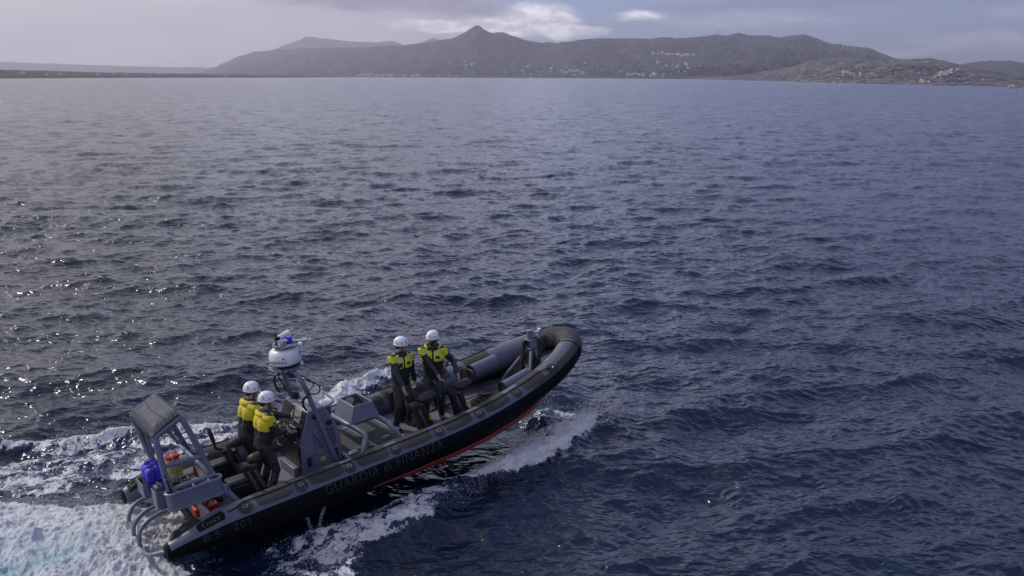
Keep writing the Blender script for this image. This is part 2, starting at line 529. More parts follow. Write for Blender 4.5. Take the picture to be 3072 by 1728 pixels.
# water body
bigc = q.noise(q.mapping(pos, (1, 1, 0)), 0.05, 3)
wcol = q.mixc(q.ss(bigc, 0.35, 0.65), (0.0040, 0.0100, 0.029), (0.0055, 0.0150, 0.032))
wcol = q.mixc(q.math('MULTIPLY', q.ss(fo, 0.1, 0.9), 0.55), wcol, (0.006, 0.022, 0.09))
wcol = q.mixc(q.math('MULTIPLY', ae, 0.85), wcol, (0.13, 0.29, 0.33))
def ridged(scale, st, rot, det):
    nd = q.n('ShaderNodeTexNoise', dict(noise_type='RIDGED_MULTIFRACTAL', normalize=True))
    q.set(nd, 'Vector', q.mapping(wn3.outputs[0], st, rot=(0, 0, rot)))
    q.set(nd, 'Scale', scale)
    q.set(nd, 'Detail', det)
    q.set(nd, 'Roughness', 0.5)
    return nd.outputs[0]


wn3 = q.n('ShaderNodeVectorMath', dict(operation='MULTIPLY_ADD'))
q.set(wn3, 'i0', q.noise(pos, 1.2, 3, 0.5, out=1))
q.set(wn3, 'i1', (0.5, 0.5, 0.0))
q.set(wn3, 'i2', pos)
rip = q.math('ADD', q.math('MULTIPLY', ridged(2.2, (1, 2.0, 1), 0.35, 5), 0.09), q.math('MULTIPLY', ridged(7.0, (1, 1.8, 1), -0.25, 4), 0.032))
rip = q.math('ADD', rip, q.math('MULTIPLY', q.noise(pos, 34, 3, 0.6), 0.006))
rb = q.n('ShaderNodeBump', Strength=0.8, Distance=1.0, Height=rip)
# slopes of the wavelets too short for the mesh, applied straight to the normal
sl_a = q.noise(q.mapping(pos, (1.0, 1.7, 1.0), rot=(0, 0, 0.3)), 0.38, 4, 0.6, out=1)
sl_b = q.noise(q.mapping(pos, (1.0, 1.5, 1.0), rot=(0, 0, -0.3)), 3.1, 2, 0.6, out=1)
sv = q.n('ShaderNodeVectorMath', dict(operation='ADD'))
q.set(sv, 'i0', sl_a)
q.set(sv, 'i1', sl_b)
sv2 = q.n('ShaderNodeVectorMath', dict(operation='SUBTRACT'))
q.set(sv2, 'i0', sv)
q.set(sv2, 'i1', (1.0, 1.0, 1.0))
sv3 = q.n('ShaderNodeVectorMath', dict(operation='MULTIPLY'))
q.set(sv3, 'i0', sv2)
q.set(sv3, 'i1', (1, 1, 0))
sv4 = q.n('ShaderNodeVectorMath', dict(operation='SCALE'))
q.set(sv4, 'i0', sv3)
q.set(sv4, 'Scale', q.math('MULTIPLY', cp_, 7.5))
sv5 = q.n('ShaderNodeVectorMath', dict(operation='ADD'))
q.set(sv5, 'i0', rb)
q.set(sv5, 'i1', sv4)
sv6 = q.n('ShaderNodeVectorMath', dict(operation='NORMALIZE'))
q.set(sv6, 'i0', sv5)
wb = q.n('ShaderNodeBsdfPrincipled')
q.set(wb, 'Base Color', wcol)
q.set(wb, 'Roughness', q.math('ADD', 0.10, q.math('MULTIPLY', q.math('SQRT', q.math('MULTIPLY', cp_, 1.4142)), 0.20)))
wb.inputs['IOR'].default_value = 1.39
q.set(wb, 'Normal', sv6)
fcol = q.mixc(q.ss(q.noise(pos, 3.5, 5, 0.6), 0.3, 0.7), (0.70, 0.71, 0.75), (0.93, 0.93, 0.94))
fcol = q.mixc(q.math('MULTIPLY', ae, q.ss(q.noise(flat, 1.5, 5, 0.6), 0.32, 0.66, 0.12, 0.85)), fcol, (0.38, 0.61, 0.66))
fh = q.math('ADD', q.math('MULTIPLY', q.noise(pos, 13, 8, 0.78), 0.075), q.math('MULTIPLY', fm, 0.03))
fb = q.n('ShaderNodeBump', Strength=0.9, Distance=1.0, Height=fh)
fd = q.n('ShaderNodeBsdfPrincipled', Roughness=0.5)
q.set(fd, 'Base Color', fcol)
fs1 = q.n('ShaderNodeVectorMath', dict(operation='SUBTRACT'))
q.set(fs1, 'i0', q.noise(pos, 26, 3, 0.7, out=1))
q.set(fs1, 'i1', (0.5, 0.5, 0.5))
fs2 = q.n('ShaderNodeVectorMath', dict(operation='SCALE'))
q.set(fs2, 'i0', fs1)
q.set(fs2, 'Scale', 1.6)
fs3 = q.n('ShaderNodeVectorMath', dict(operation='ADD'))
q.set(fs3, 'i0', fb)
q.set(fs3, 'i1', fs2)
fs4 = q.n('ShaderNodeVectorMath', dict(operation='NORMALIZE'))
q.set(fs4, 'i0', fs3)
q.set(fd, 'Normal', fs4)
mx = q.n('ShaderNodeMixShader', i0=q.math('MULTIPLY', fm, 0.93), i1=wb, i2=fd)
q.n('ShaderNodeOutputMaterial', Surface=mx)
sea = link_mesh('water', me, mt)
tag(sea, kind='structure', label='dark blue choppy sea with white foam churned up along the boat')
del P, GX, GY, DX, DY
# ------------------------------------------------------------------ land
OUT = {
 'main': [(-21.2, 0.06), (-19.95, 0.162), (-19.26, 0.244), (-18.31, 0.602), (-17.02, 1.163), (-16.06, 1.449), (-13.68, 1.672), (-11.01, 1.738), (-7.32, 1.89), (-5.3, 2.086), (-4.2, 2.296), (-3.54, 2.463), (-2.91, 2.811), (-2.55, 3.076), (-2.36, 3.177), (-2.14, 3.179), (-1.72, 2.837), (-1.34, 2.717), (-1.03, 2.719), (-0.65, 2.781), (0.24, 2.479), (1.26, 2.177), (1.9, 2.097), (2.41, 2.179), (2.79, 2.098), (4.29, 2.303), (6.03, 2.403), (8.78, 2.337), (9.37, 2.455), (10.24, 2.392), (11.34, 2.426), (12.07, 2.522), (12.83, 2.576), (13.38, 2.513), (14.09, 2.645), (14.81, 2.502), (15.73, 2.533), (16.45, 2.409), (17.14, 2.48), (17.94, 2.53), (18.76, 2.271), (19.45, 1.995), (20.36, 1.89), (20.92, 1.79), (21.68, 1.745), (22.37, 1.398), (23.05, 1.129), (23.49, 1.013), (25.17, 0.725), (26.93, 0.37), (28, 0.1)],
 'mid': [(14.8, 0.05), (15.87, 0.36), (17.79, 0.796), (18.35, 1.011), (19.11, 1.126), (20.23, 1.199), (21.6, 1.116), (22.65, 1.017), (23.49, 1.032), (24.95, 1.137), (26.23, 0.871), (27.28, 0.591), (28.6, 0.425), (29.79, 0.281), (31.82, 0.176), (36, 0.1)],
 'head': [(11.5, 0.02), (13.48, 0.073), (14.91, 0.178), (15.86, 0.42), (17.42, 0.56), (18.95, 0.717), (20.82, 0.85), (22.82, 0.902), (24.74, 0.764), (26.52, 0.537), (28.25, 0.407), (29.06, 0.28), (29.8, 0.20), (31.05, 0.15), (33.36, 0.1), (36, 0.02)],
 'far_r': [(23.4, 0.1), (24.86, 0.369), (26.5, 0.759), (27.39, 0.939), (28.28, 0.971), (28.97, 0.985), (29.72, 0.82), (32.52, 0.632), (38, 0.3)],
 'faint': [(-18, 0.6), (-16.13, 1.25), (-14.62, 1.701), (-12.8, 2.377), (-11.72, 2.271), (-10.39, 2.125), (-8.54, 2.082), (-7.66, 2.17), (-6.94, 1.953), (-6.18, 1.999), (-5.04, 2.352), (-4.41, 2.194), (-2.94, 1.855), (0, 1.0)],
 'left_far': [(-42, 0.9), (-34.36, 0.8), (-29.79, 0.72), (-26.84, 0.64), (-22.67, 0.52), (-19.35, 0.50), (-17.36, 0.40), (-15.4, 0.262), (-12, 0.05)],
 'low': [(-42, 0.35), (-34.44, 0.316), (-29.85, 0.296), (-26.9, 0.241), (-24.85, 0.18), (-21.62, 0.15), (-19.96, 0.12), (-17.1, 0.09), (-14.72, 0.06), (-11, 0.03)],
}
HILLS = {}
HAZE_D = 6.2e-5


def terrain(name, key, d0, d1, n_t, n_a, rough, mt, label, kt=0.85, jag=0.0, seed=0.0, back=0.5):
    az0, az1 = OUT[key][0][0], OUT[key][-1][0]
    aa = np.linspace(az0, az1, n_a)
    ea = np.interp(aa, *zip(*OUT[key]))
    k = max(1, n_a // 500)
    ker = np.ones(2 * k + 1) / (2 * k + 1)
    ea = ea + 0.035 * ea / (0.4 + ea) * (fbm(aa * 3.1 + seed, aa * 0 + 1, 5, 0.6) - 0.5) * 4
    ea = np.convolve(np.pad(ea, k, 'edge'), ker, 'valid')
    D0 = np.interp(aa, *zip(*d0))
    D1 = np.interp(aa, *zip(*d1))
    tt = np.concatenate([np.linspace(-0.02, 1, n_t), np.linspace(1.06, 1 + back, 8)])
    T, AA = np.meshgrid(tt, np.radians(aa), indexing='ij')
    D = D0[None] + (D1 - D0)[None] * T
    xx, yy = np.sin(AA) * D, np.cos(AA) * D
    S = (D1 - D0).mean() * 0.45
    rn = fbm(xx / S * 1.7 + seed, yy / S * 1.7 + seed, 7, 0.6, True)
    rn2 = fbm(xx / S * 3 + 5 + seed, yy / S * 3, 5, 0.6)
    g = np.clip(T, 0, 1) ** kt
    u = np.clip(T, 0, 1)
    g = g * (1 - rough * (1 - u ** 2.5) * (rn * 1.5 - 0.45) * 1.2)
    wob = 1.6 * (fbm(xx / S * 0.8 + 31 + seed, yy / S * 0.8, 4) - 0.5) * (1 - u) ** 0.7
    ee = np.interp(np.degrees(AA) + wob, aa, ea)
    elv = ee * g + jag * (rn2 - 0.5) * smooth(T, 0.02, 0.3)
    z = D * np.tan(np.radians(elv)) + CAM_H * np.clip(T, 0, 1)
    z = z + (D1 - D0)[None] * 0.035 * (fbm(xx / S * 6 + 3, yy / S * 6, 6, 0.62, True) - 0.7) * smooth(u, 0.02, 0.2) * (1 - smooth(u, 0.86, 1.0)) * ee / 2.5
    z = np.where(T > 1, z * np.clip(1 - (T - 1) / back, 0, 1) ** 1.5 - 2, z)
    z = np.where(T < 0.0, -3.0, np.maximum(z, 0.3 * (T > 0)))
    me = grid_mesh(name, np.stack([xx, yy, z], -1))
    o = link_mesh(name, me, mt)
    tag(o, kind='structure', label=label)
    HILLS[key] = (aa, tt, xx, yy, z)
    return o


def hill_mat(name, c_dark, c_mid, c_rock, s, rock=0.5):
    mt, q = new_mat(name)
    geo = q.n('ShaderNodeNewGeometry')
    pos = geo.outputs['Position']
    a = q.noise(pos, 1.0 / s, 8, 0.65)
    b = q.noise(pos, 7.0 / s, 6, 0.7)
    c = q.mixc(q.ss(a, 0.35, 0.65), c_dark, c_mid)
    c = q.mixc(q.math('MULTIPLY', q.ss(b, 0.50, 0.68), rock), c, c_rock)
    # scattered shrubs
    v = q.n('ShaderNodeTexVoronoi', Scale=32.0 / s, Vector=pos)
    c = q.mixc(q.ss(v.outputs[0], 0.22, 0.42, 0.55, 0.0), c, tuple(k * 0.45 for k in c_dark))
    bs = q.n('ShaderNodeBsdfPrincipled', Roughness=0.95)
    q.set(bs, 'Base Color', c)
    bs.inputs['Specular IOR Level'].default_value = 0.1
    q.n('ShaderNodeOutputMaterial', Surface=bs)
    return mt


m_main = hill_mat('hillside_scrub', (0.018, 0.021, 0.029), (0.042, 0.042, 0.052), (0.17, 0.16, 0.175), 520, 0.55)
m_head = hill_mat('headland_rock', (0.040, 0.040, 0.048), (0.12, 0.112, 0.126), (0.46, 0.43, 0.45), 60, 0.8)
m_low = hill_mat('coast_scrub', (0.028, 0.035, 0.025), (0.06, 0.06, 0.045), (0.16, 0.15, 0.13), 90, 0.5)
terrain('hills', 'main', [(-22, 11500), (-16, 9800), (-10, 7800), (0, 7000), (12, 4300), (18, 3200), (28, 3000)],
        [(-22, 18500), (-16, 15500), (-10, 12000), (-2, 9500), (10, 8800), (28, 8200)], 240, 1300, 0.75, m_main,
        'long dark mountain range with a sharp conical peak', 0.9, 0.10, 3.1)
terrain('hills', 'mid', [(14, 2300), (20, 1900), (36, 1500)], [(14, 3600), (36, 3000)], 90, 500, 0.4, m_head,
        'brownish ridge behind the rocky headland at the right', 0.8, 0.06, 8.4)
terrain('hills', 'head', [(11.5, 3900), (14, 2700), (18, 1650), (24, 1080), (30, 860), (36, 800)],
        [(11.5, 4300), (14, 3150), (18, 2150), (24, 1650), (36, 1350)], 130, 800, 0.45, m_head,
        'pale rocky headland with cliffs falling to the sea at the right', 0.62, 0.09, 1.2)
terrain('hills', 'far_r', [(23, 6000), (38, 6000)], [(23, 8500), (38, 8000)], 60, 300, 0.35, m_main,
        'far blue-grey ridge at the right edge', 0.9, 0.03, 6.0)
terrain('hills', 'faint', [(-18, 17500), (0, 15500)], [(-18, 20800), (0, 18500)], 60, 300, 0.3, m_main,
        'faint hazy ridge showing above the main range', 0.9, 0.02, 2.0)
terrain('hills', 'left_far', [(-42, 18000), (-12, 18000)], [(-42, 21000), (-12, 21000)], 40, 300, 0.3, m_main,
        'very faint low mountains lost in haze at the left', 0.9, 0.02, 2.7)
terrain('shore', 'low', [(-42, 1900), (-30, 2250), (-15, 4200), (-11, 6000)],
        [(-42, 3300), (-30, 3700), (-15, 6000), (-11, 8000)], 60, 700, 0.3, m_low,
        'low dark built-up coastal plain at the left', 0.55, 0.035, 4.7)


def hill_point(key, a, t):
    aa, tt, xx, yy, z = HILLS[key]
    j = int(np.clip(np.searchsorted(aa, a), 0, len(aa) - 1))
    i = int(np.clip(np.searchsorted(tt, t), 0, len(tt) - 1))
    return Vector((xx[i, j], yy[i, j], z[i, j]))


def hill_at(key, a, e):
    """point on the terrain seen at azimuth a and elevation e (degrees) from the rail"""
    aa, tt, xx, yy, z = HILLS[key]
    j = int(np.clip(np.searchsorted(aa, a), 0, len(aa) - 1))
    d = np.hypot(xx[:, j], yy[:, j])
    ang = np.degrees(np.arctan2(z[:, j] - CAM_H, d))
    m_ = np.where(ang >= e)[0]
    i = m_[0] if len(m_) else len(tt) - 9
    return Vector((xx[i, j], yy[i, j], z[i, j]))


# ------------------------------------------------------------------ far things on the shore
M_HW = mat('whitewashed_wall', (0.60, 0.59, 0.58), 0.8, var=0.15, scale=0.05)
M_HR = mat('far_roof', (0.26, 0.17, 0.13), 0.85, var=0.2, scale=0.05)
M_HG = mat('far_concrete', (0.34, 0.33, 0.33), 0.8, var=0.15, scale=0.05)
M_ROCK = mat('sea_rock', (0.34, 0.31, 0.28), 0.9, var=0.4, scale=0.3)


def house_mesh(kind):
    w_, d_, h_ = ((9, 8, 6), (14, 9, 7), (8, 7, 4.5))[kind]
    bmx = bmesh.new()
    def bx_(x0, x1, y0, y1, z0, z1, mi):
        r = bmesh.ops.create_cube(bmx, size=1)
        for v in r['verts']:
            v.co = Vector((x0 + (v.co.x + .5) * (x1 - x0), y0 + (v.co.y + .5) * (y1 - y0), z0 + (v.co.z + .5) * (z1 - z0)))
        for f in {f for v in r['verts'] for f in v.link_faces}:
            f.material_index = mi
    bx_(-w_ / 2, w_ / 2, -d_ / 2, d_ / 2, -6, h_, 0)
    if kind == 0:
        vs = [bmx.verts.new(p) for p in ((-w_ / 2 - .3, -d_ / 2 - .3, h_), (w_ / 2 + .3, -d_ / 2 - .3, h_), (w_ / 2 + .3, d_ / 2 + .3, h_), (-w_ / 2 - .3, d_ / 2 + .3, h_), (-w_ / 2 - .3, 0, h_ + 2.2), (w_ / 2 + .3, 0, h_ + 2.2))]
        for f in ((0, 1, 5, 4), (2, 3, 4, 5), (1, 2, 5), (3, 0, 4)):
            bmx.faces.new([vs[i] for i in f]).material_index = 1
    elif kind == 1:
        bx_(-w_ / 2 + 1, 0, -d_ / 2 + 1, d_ / 2 - 1, h_ + .02, h_ + 3, 0)
        bx_(w_ / 2 - 4, w_ / 2 + 2.5, -d_ / 2 - 2.2, -d_ / 2 - .02, -6, h_ * .5, 0)
    else:
        bx_(-w_ / 2 - .4, w_ / 2 + .4, -d_ / 2 - .4, d_ / 2 + .4, h_ + .02, h_ + .5, 1)
    me = bpy.data.meshes.new('house')
    bmx.to_mesh(me)
    bmx.free()
    me.materials.append(M_HW)
    me.materials.append(M_HR)
    return me


HM = [house_mesh(k) for k in range(3)]
rh = random.Random(99)


def houses(n, key, az0, az1, e0, e1, lab, grp, cl=None, sc=(0.8, 1.5)):
    for _ in range(n):
        if cl:
            t = rh.gauss(0.5, cl)
            a = az0 + (az1 - az0) * t
            e = e0 + (e1 - e0) * t + rh.gauss(0, 0.035)
        else:
            a, e = rh.uniform(az0, az1), rh.uniform(e0, e1)
        p = hill_at(key, a, e)
        o = bpy.data.objects.new('house', rh.choice(HM))
        COL.objects.link(o)
        o.location = p
        o.rotation_euler = (0, 0, rh.uniform(-0.6, 0.6) - math.radians(a))
        s_ = rh.uniform(*sc) * 0.78
        o.scale = (s_, s_, s_)
        o.scale = (s_ * (1.05 if key == 'head' else 1.0),) * 3
        tag(o, lab, 'house', grp)


houses(46, 'main', 9.0, 11.6, 1.42, 1.30, 'tiny white house in the dense village high on the middle of the mountain range', 'hillside village houses', cl=0.24, sc=(1.0, 1.9))
houses(60, 'main', 0.5, 12.4, 0.92, 0.12, 'tiny pale house scattered on the dark slopes right of the peak', 'houses scattered right of the peak', sc=(0.9, 1.9))
houses(18, 'main', 3.0, 4.8, 0.40, 0.05, 'tiny pale building on the low slope below and right of the peak', 'shoreline cluster right of the peak', sc=(1.0, 2.0))
houses(20, 'main', 7.2, 9.6, 0.18, 0.02, 'tiny pale waterfront building near the centre right of the far shore', 'waterfront buildings centre right', sc=(1.0, 2.0))
houses(26, 'main', -8.6, -3.5, 0.06, -0.01, 'small pale waterfront building right of the tall chimneys', 'waterfront buildings beside the chimneys', sc=(1.2, 2.8))
houses(24, 'main', -4.2, 0.4, 0.95, 0.05, 'tiny pale house on the dark slope directly below the peak', 'houses below the peak', sc=(0.9, 1.8))
houses(22, 'head', 25.2, 26.6, 0.02, 0.52, 'white house in the row climbing the rocky headland at the right', 'white houses climbing the headland', cl=0.26, sc=(0.35, 0.7))
houses(8, 'head', 20.2, 21.6, 0.06, 0.32, 'small white house on the left part of the headland', 'houses on the left of the headland', sc=(0.3, 0.6))
houses(6, 'head', 24.5, 25.3, -0.2, -0.24, 'low pale building at the foot of the headland cliffs', 'buildings at the headland foot', sc=(0.3, 0.6))
houses(26, 'low', -29.7, -16, 0.10, 0.0, 'small pale building on the low dark coast at the left', 'buildings on the low coast', sc=(0.5, 1.3))

# power station: chimneys and halls
def simple(name, mb_v, mb_f, mi, mats, loc, lab, cat, grp=None, rz=0):
    me = bpy.data.meshes.new(name)
    me.from_pydata(mb_v, [], mb_f)
    o = link_mesh(name, me, mats, smooth=False)
    if mi:
        me.polygons.foreach_set('material_index', mi)
    o.location = loc
    o.rotation_euler = (0, 0, rz)
    tag(o, lab, cat, grp)
    return o


def stack_geo(r0, r1, h, bands):
    v, f, mi = [], [], []
    n = 10
    for i in range(bands + 1):
        t = i / bands
        for k in range(n):
            a = 2 * pi * k / n
            r = r0 + (r1 - r0) * t
            v.append((r * cos(a), r * sin(a), -5 + (h + 5) * t))
    for i in range(bands):
        for k in range(n):
            f.append((i * n + k, i * n + (k + 1) % n, (i + 1) * n + (k + 1) % n, (i + 1) * n + k))
            mi.append(1 if (i > bands // 2 and i % 2) else 0)
    f.append(tuple(bands * n + k for k in range(n)))
    mi.append(0)
    return v, f, mi


M_STK = mat('chimney_paint', (0.62, 0.60, 0.60), 0.7, scale=0.1)
M_STR = mat('chimney_red', (0.45, 0.10, 0.07), 0.7, scale=0.1)
for k, (a, h) in enumerate(((-9.60, 74), (-9.42, 68), (-9.20, 60), (-9.04, 70), (-8.86, 64))):
    v, f, mi = stack_geo(4.5, 3.2, h, 8)
    p = hill_at('main', a, -0.045)
    simple('chimney', v, f, mi, [M_STK, M_STR], p, ('leftmost', 'second from left', 'middle', 'fourth from left', 'rightmost')[k] + ' of five tall power station chimneys on the far shore', 'chimney', 'power station chimneys')
for k, (a, w_) in enumerate(((-9.75, 60), (-9.3, 90), (-8.7, 50))):
    p = hill_at('main', a, -0.045) - Vector((0, 25, 0))
    v = [(x * w_ / 2, y * 15, z) for z in (-5, 16) for x, y in ((-1, -1), (1, -1), (1, 1), (-1, 1))]
    v += [(-w_ / 2, 0, 21), (w_ / 2, 0, 21)]
    f = [(0, 1, 5, 4), (1, 2, 6, 5), (2, 3, 7, 6), (3, 0, 4, 7), (4, 5, 9, 8), (6, 7, 8, 9), (5, 6, 9), (7, 4, 8)]
    simple('industrial_hall', v, f, None, M_HG, p, ('pale hall left of', 'long pale hall at the foot of', 'pale hall right of')[k] + ' the power station chimneys', 'building', 'power station halls')

# summit masts and wind turbines
for k, (a, h) in enumerate(((12.72, 60), (12.86, 75), (13.0, 45))):
    v, f, mi = stack_geo(2.6, 1.0, h, 6)
    p = hill_at('main', a, 2.50)
    simple('radio_mast', v, f, None, M_HG, p, ('left', 'tallest, middle', 'right')[k] + ' radio mast on the summit above the village', 'mast', 'summit radio masts')
for k, a in enumerate((20.14, 20.36, 20.62, 20.80, 21.30)):
    p = hill_at('main', a, 1.60 - 0.02 * k)
    wt_ = bpy.data.objects.new('wind_turbine', None)
    COL.objects.link(wt_)
    wt_.location = p
    tag(wt_, ('leftmost', 'second from left', 'middle', 'fourth from left', 'rightmost')[k] + ' white wind turbine below the right-hand ridge', 'wind turbine', 'wind turbines')
    v, f, mi = stack_geo(2.2, 1.3, 42, 4)
    me = bpy.data.meshes.new('tower')
    me.from_pydata(v, [], f)
    link_mesh('tower', me, M_HW, wt_)
    v, f = [], []
    for b in range(3):
        an_ = b * 2 * pi / 3 + k * 0.7
        o_ = len(v)
        c_, s_ = cos(an_), sin(an_)
        for r, hw in ((0, 1.2), (6, 1.6), (20, 0.5)):
            for sg in (-1, 1):
                for y in (-3.4, -2.8):
                    v.append((r * c_ - sg * hw * s_, y, 42 + r * s_ + sg * hw * c_))
        for i in range(2):
            q0 = o_ + i * 4
            f += [(q0, q0 + 4, q0 + 6, q0 + 2), (q0 + 1, q0 + 3, q0 + 7, q0 + 5), (q0, q0 + 1, q0 + 5, q0 + 4), (q0 + 2, q0 + 6, q0 + 7, q0 + 3)]
    me = bpy.data.meshes.new('rotor')
    me.from_pydata(v, [], f)
    link_mesh('rotor', me, M_HW, wt_)
    me = bpy.data.meshes.new('nacelle')
    v = [(x, y, z) for z in (41, 44) for x, y in ((-1.5, -3), (1.5, -3), (1.5, 4), (-1.5, 4))]
    me.from_pydata(v, [], [(0, 1, 5, 4), (1, 2, 6, 5), (2, 3, 7, 6), (3, 0, 4, 7), (4, 5, 6, 7), (3, 2, 1, 0)])
    link_mesh('nacelle', me, M_HW, wt_)

# pale islet off the headland
bmx = bmesh.new()
bmesh.ops.create_icosphere(bmx, subdivisions=4, radius=1)
for v in bmx.verts:
    k_ = 0.7 + 0.7 * float(fbm(np.array([v.co.x * 1.5 + 5]), np.array([v.co.y * 1.5 + v.co.z * 1.2]), 5, 0.6)[0])
    v.co = Vector((v.co.x * 3.6 * k_, v.co.y * 3 * k_, v.co.z * 3.4 * k_ - 0.6))
me = bpy.data.meshes.new('rock_islet')
bmx.to_mesh(me)
bmx.free()
ri = link_mesh('rock_islet', me, M_ROCK, smooth=False)
ri.location = (sin(radians(29.35)) * 790, cos(radians(29.35)) * 790, 0)
tag(ri, 'small pale rock islet in the sea off the headland at the far right', 'rock')
# ------------------------------------------------------------------ mesh builder
def V(*a):
    return Vector(a)


def catmull(pts, n=8):
    pts = [Vector(p) for p in pts]
    if len(pts) < 3:
        return pts
    P = [pts[0] * 2 - pts[1]] + pts + [pts[-1] * 2 - pts[-2]]
    out = []
    for i in range(1, len(P) - 2):
        for k in range(n):
            t = k / n
            a, b, c, d = P[i - 1], P[i], P[i + 1], P[i + 2]
            out.append(0.5 * ((2 * b) + (c - a) * t + (2 * a - 5 * b + 4 * c - d) * t * t + (3 * b - a - 3 * c + d) * t ** 3))
    out.append(pts[-1])
    return out


class MB:
    def __init__(self):
        self.v, self.f, self.m = [], [], []
        self.mi = 0

    def add(self, vs, fs):
        o = len(self.v)
        self.v += [Vector(p) for p in vs]
        for f in fs:
            self.f.append([i + o for i in f])
            self.m.append(self.mi)
        return self

    def box(self, c, s, rot=None, taper=1.0):
        c = Vector(c)
        vs = []
        for z in (-1, 1):
            k = taper if z > 0 else 1.0
            for x, y in ((-1, -1), (1, -1), (1, 1), (-1, 1)):
                p = V(x * s[0] / 2 * k, y * s[1] / 2 * k, z * s[2] / 2)
                if rot is not None:
                    p = rot @ p
                vs.append(c + p)
        return self.add(vs, [(3, 2, 1, 0), (4, 5, 6, 7), (0, 1, 5, 4), (1, 2, 6, 5), (2, 3, 7, 6), (3, 0, 4, 7)])

    def hexa(self, lo, hi):
        """lo / hi: 4 corners each, same winding"""
        return self.add(list(lo) + list(hi), [(3, 2, 1, 0), (4, 5, 6, 7), (0, 1, 5, 4), (1, 2, 6, 5), (2, 3, 7, 6), (3, 0, 4, 7)])

    def prism(self, poly, axis, a, b):
        """extrude a 2D polygon between a and b along axis (0,1,2)"""
        def mk(p, t):
            q = [0, 0, 0]
            o = [i for i in range(3) if i != axis]
            q[o[0]], q[o[1]], q[axis] = p[0], p[1], t
            return q
        n = len(poly)
        vs = [mk(p, a) for p in poly] + [mk(p, b) for p in poly]
        fs = [tuple(range(n))[::-1], tuple(range(n, 2 * n))] + [(i, (i + 1) % n, n + (i + 1) % n, n + i) for i in range(n)]
        return self.add(vs, fs)

    def tube(self, pts, r, n=10, cap=True, closed=False, flat=1.0):
        pts = [Vector(p) for p in pts]
        m_ = len(pts)
        rs = [r] * m_ if not hasattr(r, '__len__') else [r[0] + (r[-1] - r[0]) * i / (m_ - 1) for i in range(m_)] if len(r) != m_ else list(r)
        nrm = None
        vs, fs = [], []
        for i, p in enumerate(pts):
            if closed:
                t = pts[(i + 1) % m_] - pts[i - 1]
            else:
                t = pts[min(i + 1, m_ - 1)] - pts[max(i - 1, 0)]
            if t.length < 1e-9:
                t = V(0, 0, 1)
            t.normalize()
            if nrm is None:
                nrm = t.cross(V(0, 0, 1)) if abs(t.z) < 0.9 else t.cross(V(1, 0, 0))
            nrm = nrm - t * nrm.dot(t)
            nrm.normalize()
            b = t.cross(nrm)
            for k in range(n):
                a = 2 * pi * k / n
                vs.append(p + (nrm * cos(a) + b * sin(a) * flat) * rs[i])
        for i in range(m_ - 1 + (1 if closed else 0)):
            j = (i + 1) % m_
            for k in range(n):
                fs.append((i * n + k, i * n + (k + 1) % n, j * n + (k + 1) % n, j * n + k))
        if cap and not closed:
            fs.append(tuple(range(n))[::-1])
            fs.append(tuple((m_ - 1) * n + k for k in range(n)))
        return self.add(vs, fs)

    def lathe(self, c, prof, n=24, axis=None):
        """prof: (radius, height) pairs along axis"""
        c = Vector(c)
        R = Matrix.Identity(3) if axis is None else Vector(axis).to_track_quat('Z', 'Y').to_matrix()
        vs, fs = [], []
        for r, h in prof:
            for k in range(n):
                a = 2 * pi * k / n
                vs.append(c + R @ V(r * cos(a), r * sin(a), h))
        for i in range(len(prof) - 1):
            for k in range(n):
                fs.append((i * n + k, i * n + (k + 1) % n, (i + 1) * n + (k + 1) % n, (i + 1) * n + k))
        fs.append(tuple(range(n))[::-1])
        fs.append(tuple((len(prof) - 1) * n + k for k in range(n)))
        return self.add(vs, fs)

    def ball(self, c, r, n=12, rot=None):
        c = Vector(c)
        r = (r, r, r) if not hasattr(r, '__len__') else r
        vs, fs = [], []
        h = n // 2
        for i in range(h + 1):
            t = pi * i / h
            for k in range(n):
                a = 2 * pi * k / n
                p = V(r[0] * sin(t) * cos(a), r[1] * sin(t) * sin(a), r[2] * cos(t))
                vs.append(c + (rot @ p if rot is not None else p))
        for i in range(h):
            for k in range(n):
                fs.append((i * n + k, (i + 1) * n + k, (i + 1) * n + (k + 1) % n, i * n + (k + 1) % n))
        return self.add(vs, fs)

    def build(self, name, mats, parent=None, origin=(0, 0, 0), bevel=0, smooth=True, seg=2, sub=0):
        o_ = Vector(origin)
        me = bpy.data.meshes.new(name)
        me.from_pydata([tuple(p - o_) for p in self.v], [], self.f)
        me.validate()
        ms = mats if isinstance(mats, (list, tuple)) else [mats]
        ob = link_mesh(name, me, list(ms), parent, smooth)
        if len(ms) > 1 and len(me.polygons) == len(self.m):
            me.polygons.foreach_set('material_index', self.m)
        bmx = bmesh.new()
        bmx.from_mesh(me)
        bmesh.ops.remove_doubles(bmx, verts=bmx.verts, dist=1e-6)
        bmesh.ops.recalc_face_normals(bmx, faces=bmx.faces)
        bmx.to_mesh(me)
        bmx.free()
        if bevel:
            md = ob.modifiers.new('bevel', 'BEVEL')
            md.width = bevel
            md.segments = seg
            md.limit_method = 'ANGLE'
            md.angle_limit = radians(35)
        if sub:
            md = ob.modifiers.new('sub', 'SUBSURF')
            md.levels = md.render_levels = sub
        if smooth:
            try:
                me.set_sharp_from_angle(angle=radians(38))
            except Exception:
                pass
        return ob


